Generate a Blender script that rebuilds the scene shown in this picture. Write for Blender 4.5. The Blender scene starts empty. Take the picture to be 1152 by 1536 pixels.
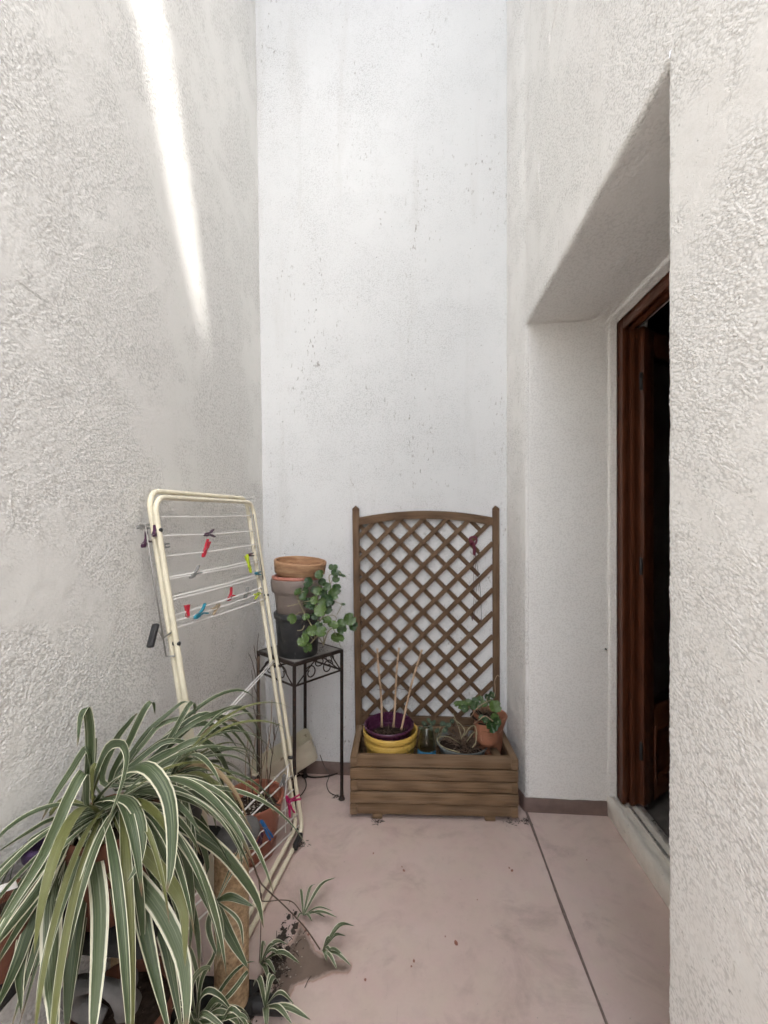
import bpy, bmesh, math, random
from mathutils import Vector, Matrix, noise as mnoise

random.seed(7)
SC = bpy.context.scene
COL = SC.collection
R = math.radians

# ------------------------------------------------------------------ camera model (survey of the place)
CAMH, FPX, YAW = 1.40, 650.0, math.atan(49 / 650)
CT, ST = math.cos(YAW), math.sin(YAW)


def P(px, py, d):
    """world point seen at photo pixel (px, py) at distance d along the view axis"""
    a = (px - 576) / FPX
    xc, yc = a * d, d
    return Vector((xc * CT - yc * ST, xc * ST + yc * CT, CAMH - (py - 784) * d / FPX))


def FL(px, py, z=0.0):
    return P(px, py, FPX * (CAMH - z) / (py - 784))


def PY(px, py, Y):
    a = (px - 576) / FPX
    return P(px, py, Y / (a * ST + CT))


def PX(px, py, X):
    a = (px - 576) / FPX
    return P(px, py, X / (a * CT - ST))


# ------------------------------------------------------------------ scene graph helpers
def tag(o, label=None, cat=None, group=None, kind=None):
    if label: o['label'] = label
    if cat: o['category'] = cat
    if group: o['group'] = group
    if kind: o['kind'] = kind
    return o


def thing(name, label, cat, loc=(0, 0, 0), rot=None, group=None):
    o = bpy.data.objects.new(name, None)
    o.empty_display_size = 0.05
    COL.objects.link(o)
    o.location = loc
    if rot is not None:
        if isinstance(rot, Matrix):
            o.rotation_euler = rot.to_euler()
        else:
            o.rotation_euler = rot
    return tag(o, label, cat, group)


def world_of(o):
    m = Matrix.LocRotScale(o.location, o.rotation_euler, None)
    return world_of(o.parent) @ m if o.parent else m


class MB:
    """collects geometry in world (or local) coordinates, links it as ONE mesh object"""

    def __init__(self):
        self.v, self.f, self.uv, self.col = [], [], [], []
        self.mi = []

    def face(self, idx, uvs=None, c=0.0, m=0):
        self.f.append(idx)
        self.uv.append(uvs if uvs else [(0, 0)] * len(idx))
        self.col.append(c)
        self.mi.append(m)

    def box(self, c, s, rot=None, bev=0.0, m=0, cval=None):
        """box of size s centred at c; uv = (along the longest axis, across) in metres"""
        c = Vector(c)
        hx, hy, hz = s[0] / 2, s[1] / 2, s[2] / 2
        ax = max(range(3), key=lambda i: s[i])
        off = (random.uniform(0, 40), random.uniform(0, 40))
        cv = random.random() if cval is None else cval
        bm = bmesh.new()
        bmesh.ops.create_cube(bm, size=1.0, matrix=Matrix.Diagonal((s[0], s[1], s[2], 1)))
        if bev > 0:
            bmesh.ops.bevel(bm, geom=list(bm.edges), offset=min(bev, min(s) * .45), segments=2, profile=0.6, affect='EDGES')
        base = len(self.v)
        bm.verts.ensure_lookup_table()
        rm = rot if rot is not None else Matrix.Identity(3)
        for v in bm.verts:
            self.v.append(c + rm @ v.co)
        o1, o2 = [i for i in range(3) if i != ax]
        for f in bm.faces:
            n = f.normal
            an = max(range(3), key=lambda i: abs(n[i]))
            uvs = []
            for v in f.verts:
                p = v.co
                if an == ax:
                    uvs.append((off[0] + p[o1] * .3, off[1] + p[o2]))
                else:
                    other = o1 if an == o2 else o2
                    uvs.append((off[0] + p[ax], off[1] + p[other] + (0.3 if an == o1 else 0)))
            self.face([base + v.index for v in f.verts], uvs, cv, m)
        bm.free()
        return self

    def tube(self, pts, r, seg=8, closed=False, cap=True, c=0.0, m=0):
        pts = [Vector(p) for p in pts]
        n = len(pts)
        rr = r if isinstance(r, (list, tuple)) else [r] * n
        base = len(self.v)
        tang = []
        for i in range(n):
            a = pts[(i - 1) % n] if (closed or i > 0) else pts[0]
            b = pts[(i + 1) % n] if (closed or i < n - 1) else pts[-1]
            t = (b - a)
            tang.append(t.normalized() if t.length > 1e-9 else Vector((0, 0, 1)))
        up = Vector((0, 0, 1)) if abs(tang[0].z) < .9 else Vector((1, 0, 0))
        u = tang[0].cross(up).normalized()
        L = 0
        lens = []
        for i in range(n):
            if i:
                L += (pts[i] - pts[i - 1]).length
                u = (u - tang[i] * u.dot(tang[i]))
                u = u.normalized() if u.length > 1e-6 else tang[i].orthogonal().normalized()
            lens.append(L)
            w = tang[i].cross(u)
            for k in range(seg):
                a = 2 * math.pi * k / seg
                self.v.append(pts[i] + (u * math.cos(a) + w * math.sin(a)) * rr[i])
        rng = n if closed else n - 1
        for i in range(rng):
            j = (i + 1) % n
            for k in range(seg):
                k2 = (k + 1) % seg
                self.face([base + i * seg + k, base + i * seg + k2, base + j * seg + k2, base + j * seg + k],
                          [(lens[i], k / seg), (lens[i], (k + 1) / seg), (lens[j], (k + 1) / seg), (lens[j], k / seg)], c, m)
        if cap and not closed:
            self.face([base + k for k in reversed(range(seg))], None, c, m)
            self.face([base + (n - 1) * seg + k for k in range(seg)], None, c, m)
        return self

    def lathe(self, prof, c=(0, 0, 0), seg=40, rot=None, wob=0.0, m=0):
        """profile = [(radius, z)], revolved; closes on the axis where radius is 0"""
        c = Vector(c)
        rm = rot if rot is not None else Matrix.Identity(3)
        base = len(self.v)
        ph = random.uniform(0, 6)
        rings = []
        for (r, z) in prof:
            if r <= 1e-6:
                self.v.append(c + rm @ Vector((0, 0, z)))
                rings.append([len(self.v) - 1])
            else:
                ring = []
                for k in range(seg):
                    a = 2 * math.pi * k / seg
                    q = r * (1 + wob * math.sin(2 * a + ph + z * 9))
                    self.v.append(c + rm @ Vector((q * math.cos(a), q * math.sin(a), z)))
                    ring.append(len(self.v) - 1)
                rings.append(ring)
        L = 0
        for i in range(len(prof) - 1):
            A, B = rings[i], rings[i + 1]
            L2 = L + math.hypot(prof[i + 1][0] - prof[i][0], prof[i + 1][1] - prof[i][1])
            for k in range(seg):
                k2 = (k + 1) % seg
                u0, u1 = k / seg, (k + 1) / seg
                if len(A) == 1 and len(B) == 1: continue
                if len(A) == 1:
                    self.face([A[0], B[k2], B[k]], [(u0, L), (u1, L2), (u0, L2)], 0, m)
                elif len(B) == 1:
                    self.face([A[k], A[k2], B[0]], [(u0, L), (u1, L), (u0, L2)], 0, m)
                else:
                    self.face([A[k], A[k2], B[k2], B[k]], [(u0, L), (u1, L), (u1, L2), (u0, L2)], 0, m)
            L = L2
        return self

    def strip(self, path, cross, jit=0.0, seed=0, cval=0.0, m=0):
        """grid of points: for every path point a list of points; path[i][j] -> quads"""
        base = len(self.v)
        ni, nj = len(path), len(path[0])
        for row in path:
            for p in row:
                p = Vector(p)
                if jit:
                    q = p * 23.0 + Vector((seed, seed * 2, 0))
                    n = mnoise.noise_vector(q) * jit + mnoise.noise_vector(q * 3.7) * jit * .7
                    p = p + n
                self.v.append(p)
        for i in range(ni - 1):
            for j in range(nj - 1):
                a = base + i * nj + j
                f = [a, a + nj, a + nj + 1, a + 1]
                if cross: f.reverse()
                self.face(f, [(i / (ni - 1), j / (nj - 1)), ((i + 1) / (ni - 1), j / (nj - 1)),
                              ((i + 1) / (ni - 1), (j + 1) / (nj - 1)), (i / (ni - 1), (j + 1) / (nj - 1))], cval, m)
        return self

    def leaf(self, pts, width, side=None, fold=.25, cval=None, prof=None, twist=0.0, m=0, nseg=None):
        """strap leaf: ribbon along pts with a V cross-section; uv.x across, uv.y along"""
        pts = smooth_path(pts, nseg or 14)
        n = len(pts)
        cv = random.random() if cval is None else cval
        base = len(self.v)
        prev = None
        for i, p in enumerate(pts):
            t = (pts[min(i + 1, n - 1)] - pts[max(i - 1, 0)])
            t = t.normalized() if t.length > 1e-9 else Vector((0, 0, 1))
            s = Vector(side) if side is not None else t.cross(Vector((0, 0, 1)))
            s = s - t * s.dot(t)
            if s.length < .15 and prev is not None: s = prev - t * prev.dot(t)
            s = s.normalized()
            if prev is not None and s.dot(prev) < 0: s = -s
            if prev is not None: s = (s * .5 + prev * .5); s = (s - t * s.dot(t)).normalized()
            prev = s
            ff = i / (n - 1)
            if twist:
                q = Matrix.Rotation(twist * ff, 3, t)
                s = q @ s
            nrm = s.cross(t).normalized()
            w = width * (prof(ff) if prof else strap(ff))
            for k, u in enumerate((-1, -.55, 0, .55, 1)):
                self.v.append(p + s * (u * w / 2) + nrm * (abs(u) * fold * w / 2))
        for i in range(n - 1):
            for k in range(4):
                a = base + i * 5 + k
                u0, u1 = k / 4, (k + 1) / 4
                us = (0, .225, .5, .775, 1)
                self.face([a, a + 1, a + 6, a + 5],
                          [(us[k], i / (n - 1)), (us[k + 1], i / (n - 1)), (us[k + 1], (i + 1) / (n - 1)), (us[k], (i + 1) / (n - 1))], cv, m)
        return self

    def disc_leaf(self, c, nrm, up, r, lobes=9, scal=.035, cval=None, cup=.15, notch=True, asp=1.0, m=0):
        """round scalloped leaf with a notch at the petiole"""
        cv = random.random() if cval is None else cval
        c = Vector(c); nrm = Vector(nrm).normalized()
        up = Vector(up); up = (up - nrm * up.dot(nrm)).normalized()
        sd = up.cross(nrm)
        base = len(self.v)
        N = lobes * 4
        rings = (0.0, .45, .8, 1.0)
        start = -.25 * 1 if notch else 0
        self.v.append(c - nrm * cup * r * .3)
        for q in rings[1:]:
            for k in range(N):
                a = 2 * math.pi * k / N
                rad = r * q * (1 + scal * math.cos(a * lobes) * q)
                if notch:
                    d = abs(((a - math.pi + math.pi) % (2 * math.pi)) - math.pi)
                    rad *= 1 - .38 * math.exp(-(d / .25) ** 2)
                x, y = math.cos(a) * rad * -1, math.sin(a) * rad * asp
                z = cup * r * (q * q - .3) + .05 * r * math.sin(a * 3 + cv * 9) * q
                self.v.append(c + up * x + sd * y + nrm * z)
        uvf = lambda k, q: (.5 + .5 * q * math.cos(2 * math.pi * k / N), .5 + .5 * q * math.sin(2 * math.pi * k / N))
        for k in range(N):
            k2 = (k + 1) % N
            self.face([base, base + 1 + k, base + 1 + k2], [(.5, .5), uvf(k, .45), uvf(k + 1, .45)], cv, m)
            for q in range(2):
                b0 = base + 1 + q * N
                self.face([b0 + k, b0 + N + k, b0 + N + k2, b0 + k2],
                          [uvf(k, rings[q + 1]), uvf(k, rings[q + 2]), uvf(k + 1, rings[q + 2]), uvf(k + 1, rings[q + 1])], cv, m)
        return self

    def build(self, name, mats, parent=None, smooth=True, origin=None, local=False, auto=None):
        me = bpy.data.meshes.new(name)
        if parent is not None and not local:
            inv = world_of(parent).inverted()
            vs = [inv @ Vector(p) for p in self.v]
        elif origin is not None:
            og = Vector(origin)
            vs = [Vector(p) - og for p in self.v]
        else:
            vs = [Vector(p) for p in self.v]
        me.from_pydata([tuple(v) for v in vs], [], self.f)
        uvl = me.uv_layers.new(name='UVMap')
        flat = [q for f in self.uv for uv in f for q in uv]
        uvl.data.foreach_set('uv', flat)
        at = me.attributes.new('rnd', 'FLOAT', 'FACE')
        at.data.foreach_set('value', [float(c) for c in self.col])
        if not isinstance(mats, (list, tuple)): mats = [mats]
        for m in mats: me.materials.append(m)
        me.polygons.foreach_set('material_index', self.mi)
        me.polygons.foreach_set('use_smooth', [smooth] * len(self.f))
        me.update()
        if smooth and auto:
            me.set_sharp_from_angle(angle=R(auto))
        o = bpy.data.objects.new(name, me)
        COL.objects.link(o)
        if parent is not None: o.parent = parent
        elif origin is not None: o.location = origin
        return o


def strap(f):
    return (.45 + .55 * min(1, f / .35)) * (1 if f < .45 else max(.02, math.cos((f - .45) / .55 * math.pi / 2) ** .75))


def smooth_path(pts, n):
    """Catmull-Rom through pts, resampled to n+1 points"""
    pts = [Vector(p) for p in pts]
    if len(pts) == 2:
        return [pts[0].lerp(pts[1], i / n) for i in range(n + 1)]
    q = [pts[0] * 2 - pts[1]] + pts + [pts[-1] * 2 - pts[-2]]
    out = []
    m = len(pts) - 1
    for i in range(n + 1):
        t = i / n * m
        k = min(int(t), m - 1)
        t -= k
        p0, p1, p2, p3 = q[k:k + 4]
        out.append(.5 * ((2 * p1) + (p2 - p0) * t + (2 * p0 - 5 * p1 + 4 * p2 - p3) * t * t + (3 * p1 - p0 - 3 * p2 + p3) * t ** 3))
    return out


def basis(x, z):
    """rotation matrix with local x along x and local z near z"""
    x = Vector(x).normalized(); z = Vector(z)
    z = (z - x * z.dot(x)).normalized()
    y = z.cross(x)
    return Matrix((x, y, z)).transposed()


# ------------------------------------------------------------------ materials
def mat_new(name):
    m = bpy.data.materials.new(name)
    m.use_nodes = True
    nt = m.node_tree
    b = nt.nodes['Principled BSDF']
    return m, nt, b


class NB:
    """tiny node builder"""

    def __init__(self, nt): self.nt = nt

    def n(self, t, **kw):
        nd = self.nt.nodes.new(t)
        for k, v in kw.items():
            if k.startswith('i_'):
                nd.inputs[k[2:].replace('_', ' ')].default_value = v
            else:
                setattr(nd, k, v)
        return nd

    def l(self, a, b): self.nt.links.new(a, b)

    def mapping(self, src, scale=(1, 1, 1), rot=(0, 0, 0), loc=(0, 0, 0)):
        mp = self.n('ShaderNodeMapping')
        mp.inputs['Scale'].default_value = scale
        mp.inputs['Rotation'].default_value = rot
        mp.inputs['Location'].default_value = loc
        self.l(src, mp.inputs['Vector'])
        return mp.outputs['Vector']

    def noise(self, vec, scale, detail=4, rough=.55, dist=0.0):
        nd = self.n('ShaderNodeTexNoise')
        nd.inputs['Scale'].default_value = scale
        nd.inputs['Detail'].default_value = detail
        nd.inputs['Roughness'].default_value = rough
        nd.inputs['Distortion'].default_value = dist
        if vec is not None: self.l(vec, nd.inputs['Vector'])
        return nd.outputs['Fac']

    def ramp(self, fac, stops, interp='LINEAR'):
        nd = self.n('ShaderNodeValToRGB')
        cr = nd.color_ramp
        cr.interpolation = interp
        while len(cr.elements) < len(stops): cr.elements.new(.5)
        for e, (p, c) in zip(cr.elements, stops):
            e.position = p
            e.color = (c, c, c, 1) if isinstance(c, (int, float)) else (*c, 1)
        self.l(fac, nd.inputs['Fac'])
        return nd.outputs['Color']

    def mix(self, fac, a, b, mode='MIX'):
        nd = self.n('ShaderNodeMix', data_type='RGBA', blend_type=mode)
        for sock, v in ((nd.inputs[0], fac), (nd.inputs[6], a), (nd.inputs[7], b)):
            if isinstance(v, (int, float)): sock.default_value = v
            elif isinstance(v, tuple): sock.default_value = (*v, 1)
            else: self.l(v, sock)
        return nd.outputs[2]

    def math(self, op, a, b=0.0, c=None):
        nd = self.n('ShaderNodeMath', operation=op)
        for i, v in enumerate((a, b, c)):
            if v is None: continue
            if isinstance(v, (int, float)): nd.inputs[i].default_value = v
            else: self.l(v, nd.inputs[i])
        return nd.outputs[0]

    def bump(self, h, strength, dist, prev=None):
        nd = self.n('ShaderNodeBump')
        nd.inputs['Strength'].default_value = strength
        nd.inputs['Distance'].default_value = dist
        self.l(h, nd.inputs['Height'])
        if prev is not None: self.l(prev, nd.inputs['Normal'])
        return nd.outputs['Normal']


def stucco(name, col, rot, rough_amt=1.0, scale=1.0, patch=(.42, .56), dirt=.5, seed=0.0, pits=.55):
    """painted roughcast: displaced grain with smooth trowelled patches, grime specks and drips"""
    m, nt, b = mat_new(name)
    N = NB(nt)
    geo = N.n('ShaderNodeNewGeometry').outputs['Position']
    pos = N.mapping(geo, loc=(seed, seed * .7, seed * .3))
    gs = N.mapping(N.mapping(pos, rot=rot), scale=(1, .72, 1.2))
    gw = N.n('ShaderNodeVectorMath', operation='ADD')
    wn = N.n('ShaderNodeTexNoise')
    wn.inputs['Scale'].default_value = 150 * scale
    wn.inputs['Detail'].default_value = 2
    N.l(gs, wn.inputs['Vector'])
    wsc = N.n('ShaderNodeVectorMath', operation='SCALE')
    wsc.inputs['Scale'].default_value = .0035
    N.l(wn.outputs['Color'], wsc.inputs[0])
    N.l(gs, gw.inputs[0]); N.l(wsc.outputs[0], gw.inputs[1])
    vor = N.n('ShaderNodeTexVoronoi', feature='F1')
    vor.inputs['Scale'].default_value = 158 * scale
    N.l(gw.outputs[0], vor.inputs['Vector'])
    grain = N.math('SUBTRACT', 1.0, vor.outputs['Distance'])
    sel = N.ramp(N.noise(gs, 85 * scale, 3, .6), [(.38, .1), (.58, 1)])      # grains sit in loose clumps
    grain_h = N.math('MULTIPLY', N.ramp(grain, [(.30, 0), (.85, 1)]), sel)
    mid = N.noise(gs, 52 * scale, 2, .5)
    fine = N.noise(pos, 300 * scale, 2, .6)
    big = N.noise(pos, 2.3, 4, .6, .3)
    big2 = N.noise(pos, 9.0, 3, .55)
    msk = N.ramp(N.math('ADD', N.math('MULTIPLY', big, .7), N.math('MULTIPLY', big2, .3)), [(patch[0], .10), (patch[1], 1)])
    h = N.math('ADD', N.math('MULTIPLY', grain_h, .9), N.math('MULTIPLY', mid, .10))
    h = N.math('MULTIPLY', h, msk)
    h = N.math('ADD', h, N.math('MULTIPLY', fine, .07))
    # trowel marks: broad soft unevenness and a few sharp ridges
    tw = N.noise(pos, 6.0, 2, .5, .4)
    h = N.math('ADD', h, N.math('MULTIPLY', tw, .5))
    rg = N.noise(N.mapping(pos, rot=(.9, .3, .4), scale=(1, 1, .35)), 7.0, 2, .5, 1.2)
    ridge = N.ramp(N.math('ABSOLUTE', N.math('SUBTRACT', rg, .5)), [(0, 1), (.012, 0)])
    rm = N.ramp(N.noise(pos, 3.3, 2, .5), [(.56, 0), (.64, 1)])
    h = N.math('ADD', h, N.math('MULTIPLY', N.math('MULTIPLY', ridge, rm), .16))
    dn = N.n('ShaderNodeDisplacement')
    dn.inputs['Midlevel'].default_value = .6
    dn.inputs['Scale'].default_value = .0021 * rough_amt
    N.l(h, dn.inputs['Height'])
    N.l(dn.outputs[0], nt.nodes['Material Output'].inputs['Displacement'])
    m.displacement_method = 'BOTH'
    # colour
    tone = N.ramp(N.noise(pos, 1.3, 5, .6), [(.3, tuple(c * .95 for c in col)), (.7, tuple(min(c * 1.02, .87) for c in col))])
    dsp = N.noise(N.mapping(pos, scale=(1, 1, .45)), 60, 3, .65)
    dmask = N.ramp(N.noise(N.mapping(pos, scale=(1, 1, .4)), 3.6, 4, .65), [(.46, 0), (.66, 1)])
    sp = N.ramp(dsp, [(.625, 0), (.70, 1)])
    spm = N.math('MULTIPLY', N.math('MULTIPLY', sp, dmask), dirt)
    colr = N.mix(spm, tone, (.24, .21, .18))
    # hard little pits that hold dust; grain hollows coloured darker as painted relief shade
    pt = N.ramp(N.noise(pos, 85, 2, .5), [(.70, 0), (.74, 1)])
    colr = N.mix(N.math('MULTIPLY', pt, dirt * .8), colr, (.16, .14, .12))
    pit = N.math('MULTIPLY', N.ramp(grain, [(.30, 1), (.52, 0)]), N.math('MULTIPLY', msk, pits))
    colr = N.mix(pit, colr, tuple(c * .55 for c in col))
    # faint runs of old rain
    run = N.ramp(N.noise(N.mapping(pos, scale=(1, 1, .10)), 9, 4, .6), [(.56, 0), (.74, 1)])
    colr = N.mix(N.math('MULTIPLY', run, dirt * .18), colr, (.36, .32, .27))
    N.l(colr, b.inputs['Base Color'])
    b.inputs['Roughness'].default_value = .85
    b.inputs['Specular IOR Level'].default_value = .25
    return m


def plaster_detail(o, lv=3):
    """fine enough mesh for the plaster grain to be real relief"""
    md = o.modifiers.new('grain', 'SUBSURF')
    md.subdivision_type = 'SIMPLE'
    md.levels = 0
    md.render_levels = lv
    return o


WALLC = (.84, .825, .805)
M = {}
M['stucco_left'] = stucco('rough white stucco', (.738, .731, .705), (R(35), 0, 0), 1.0, 1.0, (.43, .52), .3, 3.1)
M['stucco_back'] = stucco('white stucco with grime', (.67, .675, .672), (0, R(20), 0), .75, 1.0, (.42, .66), .95, 11.3)
M['stucco_right'] = stucco('white stucco by the door', (.80, .787, .757), (R(-25), 0, 0), 1.0, 1.0, (.42, .53), .6, 7.7)
M['reveal'] = stucco('combed reveal plaster', (.86, .845, .81), (0, R(5), 0), .85, .85, (.32, .46), .12, 5.2, .22)


def simple(name, col, rough=.5, metal=0.0, var=.12, vscale=18, bump=0.0, bscale=120, spec=.5, speck=None, coord='Object'):
    m, nt, b = mat_new(name)
    N = NB(nt)
    tc = N.n('ShaderNodeTexCoord').outputs[coord]
    n1 = N.noise(tc, vscale, 5, .6)
    c = N.ramp(n1, [(.3, tuple(max(0, x * (1 - var)) for x in col)), (.7, tuple(min(1, x * (1 + var)) for x in col))])
    if speck:
        s = N.ramp(N.noise(tc, speck[2], 4, .65), [(speck[1], 0), (speck[1] + .08, 1)])
        c = N.mix(s, c, speck[0])
    N.l(c, b.inputs['Base Color'])
    b.inputs['Roughness'].default_value = rough
    rr = N.ramp(N.noise(tc, vscale * 2.3, 3, .6), [(.3, max(0, rough - .12)), (.7, min(1, rough + .1))])
    N.l(rr, b.inputs['Roughness'])
    b.inputs['Metallic'].default_value = metal
    b.inputs['Specular IOR Level'].default_value = spec
    if bump:
        N.l(N.bump(N.noise(tc, bscale, 4, .6), bump, .004), b.inputs['Normal'])
    return m


def wood(name, dark, light, rough=.7, grain=1.0, grey=None):
    m, nt, b = mat_new(name)
    N = NB(nt)
    uv = N.n('ShaderNodeUVMap').outputs['UV']
    rnd = N.n('ShaderNodeAttribute', attribute_name='rnd').outputs['Fac']
    v = N.mapping(uv, scale=(2.2, 110, 1))
    g = N.noise(v, 1.6 * grain, 5, .62, .5)
    v2 = N.mapping(uv, scale=(.8, 22, 1))
    g2 = N.n('ShaderNodeTexWave', wave_type='RINGS', rings_direction='Y')
    g2.inputs['Scale'].default_value = 1.9
    g2.inputs['Distortion'].default_value = 3.0
    g2.inputs['Detail'].default_value = 2
    g2.inputs['Detail Scale'].default_value = .9
    N.l(v2, g2.inputs['Vector'])
    f = N.math('ADD', N.math('MULTIPLY', g, .78), N.math('MULTIPLY', g2.outputs['Fac'], .22))
    c = N.ramp(f, [(.25, dark), (.7, light)])
    c2 = N.mix(N.math('MULTIPLY', rnd, .6), c, tuple(x * .62 for x in light))
    if grey:
        w = N.ramp(N.noise(N.mapping(uv, scale=(2, 26, 1)), 1.4, 4, .6), [(.45, 0), (.7, .75)])
        c2 = N.mix(w, c2, grey)
    N.l(c2, b.inputs['Base Color'])
    b.inputs['Roughness'].default_value = rough
    b.inputs['Specular IOR Level'].default_value = .3
    N.l(N.bump(f, .35, .002), b.inputs['Normal'])
    return m


M['planter_wood'] = wood('weathered planter wood', (.100, .058, .031), (.240, .152, .085), .75, grey=(.25, .178, .115))
M['trellis_wood'] = wood('brown stained trellis wood', (.072, .040, .021), (.158, .094, .052), .7, grey=(.17, .115, .072))
M['door_wood'] = wood('varnished red brown wood', (.060, .018, .009), (.130, .042, .020), .32)
M['cane'] = wood('dry bamboo', (.30, .20, .12), (.52, .38, .26), .6)
M['cream_metal'] = simple('cream painted steel', (.70, .65, .50), .38, 0, .06, 30, .12, 90, speck=((.26, .15, .08), .72, 60))
M['white_wire'] = simple('white coated wire', (.84, .83, .80), .4, 0, .05)
M['grey_wire'] = simple('dull steel wire', (.32, .31, .29), .45, .6, .1)
M['black_iron'] = simple('rusty black iron', (.035, .025, .022), .55, .3, .3, 40, .3, 150, speck=((.12, .05, .025), .60, 55))
M['slate'] = simple('dusty grey stand top', (.20, .19, .18), .7, 0, .2, 22, .2, 140, speck=((.09, .06, .045), .63, 70))
M['black_pot'] = simple('charcoal plastic', (.030, .031, .033), .5, 0, .25, 14, .1, 90, speck=((.09, .085, .08), .62, 38))
M['taupe_pot'] = simple('taupe plastic', (.205, .165, .145), .5, 0, .1, 10, .06, 90, speck=((.28, .24, .22), .66, 50))
M['rose_pot'] = simple('rose plastic', (.43, .175, .13), .5, 0, .08, 12)
M['terracotta'] = simple('terracotta', (.33, .145, .085), .8, 0, .18, 14, .2, 150, spec=.25, speck=((.55, .36, .27), .62, 26))
M['terracotta_plastic'] = simple('terracotta plastic', (.30, .105, .065), .5, 0, .12, 12, .05, 90, speck=((.36, .2, .15), .64, 30))
M['dark_terracotta'] = simple('brown terracotta', (.12, .048, .03), .7, 0, .2, 14, .2, 120, spec=.25)
M['yellow_pot'] = simple('mustard glazed plastic', (.54, .35, .075), .45, 0, .1, 9, .05, 60, speck=((.30, .19, .05), .63, 24))
M['purple_pot'] = simple('plum plastic', (.070, .018, .046), .32, 0, .15, 9, speck=((.17, .09, .14), .68, 40))
M['violet_pot'] = simple('violet plastic', (.055, .032, .08), .5, 0, .15, 12)
M['soil'] = simple('dry potting soil', (.035, .024, .018), .95, 0, .5, 60, 1.0, 90, spec=.1, speck=((.16, .12, .09), .63, 110))
M['cream_plastic'] = simple('old cream plastic', (.66, .62, .49), .5, 0, .08, 12, .1, 40, speck=((.36, .29, .18), .61, 22))
M['twig'] = simple('dead twig', (.10, .065, .045), .85, 0, .3, 60, .3, 150)
M['straw'] = simple('dry straw stem', (.33, .24, .16), .8, 0, .3, 60)
M['pale_stem'] = simple('pale stem', (.30, .27, .16), .6, 0, .25, 60)
M['plush'] = simple('charcoal plush', (.032, .031, .031), .95, 0, .35, 30, .8, 300, spec=.1)
M['grey_plush'] = simple('worn grey plush', (.125, .122, .118), .95, 0, .25, 16, .6, 260, spec=.1)
M['rubber'] = simple('black rubber', (.016, .016, .017), .5, 0, .2, 30)
M['dark_plastic'] = simple('black plastic', (.02, .02, .022), .4, 0, .2, 30)
M['grey_bowl'] = simple('grey green glazed bowl', (.17, .19, .185), .4, 0, .15, 16)
M['blue_label'] = simple('blue label', (.07, .25, .42), .5, 0, .15, 40, speck=((.65, .68, .68), .58, 30))
M['cloth_purple'] = simple('burgundy plastic', (.13, .018, .04), .45, 0, .2, 50)
M['thread'] = simple('brown thread', (.09, .05, .045), .8)
M['paper'] = simple('white paper', (.72, .71, .69), .7, 0, .05)
M['aluminium'] = simple('dull aluminium', (.62, .61, .58), .35, .7, .1, 30)
M['sill_paint'] = simple('cream sill paint', (.74, .71, .64), .55, 0, .08, 16, .2, 60, speck=((.30, .25, .2), .66, 40))
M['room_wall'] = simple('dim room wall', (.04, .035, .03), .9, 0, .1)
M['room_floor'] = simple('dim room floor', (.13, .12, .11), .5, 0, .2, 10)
M['curtain'] = simple('grey net curtain', (.13, .125, .12), .9, 0, .1, 40)
M['flake'] = simple('red paint flake', (.27, .10, .07), .7, 0, .2)
M['crumb'] = simple('dirt and leaf crumbs', (.05, .038, .03), .95, 0, .7, 300)
M['pale_crumb'] = simple('pale crumbs', (.35, .32, .28), .9, 0, .3, 300)
M['joint'] = simple('dark floor joint', (.16, .118, .105), .8, 0, .3, 40)
PEGC = {'purple': (.055, .012, .045), 'red': (.42, .016, .035), 'grey': (.22, .22, .215), 'lime': (.50, .62, .03), 'teal': (.02, .20, .28),
        'blue': (.02, .12, .33), 'magenta': (.42, .012, .11), 'brown': (.055, .04, .035), 'wood': (.42, .33, .22), 'maroon': (.07, .01, .02)}
for k, c in PEGC.items():
    M['peg_' + k] = simple(k + ' peg plastic', c, .42, 0, .1, 40)


def glass_mat(name, col=(.8, .9, .85), rough=.05, mixf=.5):
    m, nt, b = mat_new(name)
    b.inputs['Base Color'].default_value = (*col, 1)
    b.inputs['Transmission Weight'].default_value = 1.0
    b.inputs['Roughness'].default_value = rough
    b.inputs['IOR'].default_value = 1.45
    return m


M['glass'] = glass_mat('window glass', (.85, .88, .88), .02)
M['jar_glass'] = glass_mat('dusty jar glass', (.80, .88, .80), .10)
M['jar_glass'].node_tree.nodes['Principled BSDF'].inputs['Transmission Weight'].default_value = 1.0
M['straw_dark'] = simple('brown dead stem', (.17, .115, .08), .85, 0, .45, 50)


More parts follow.
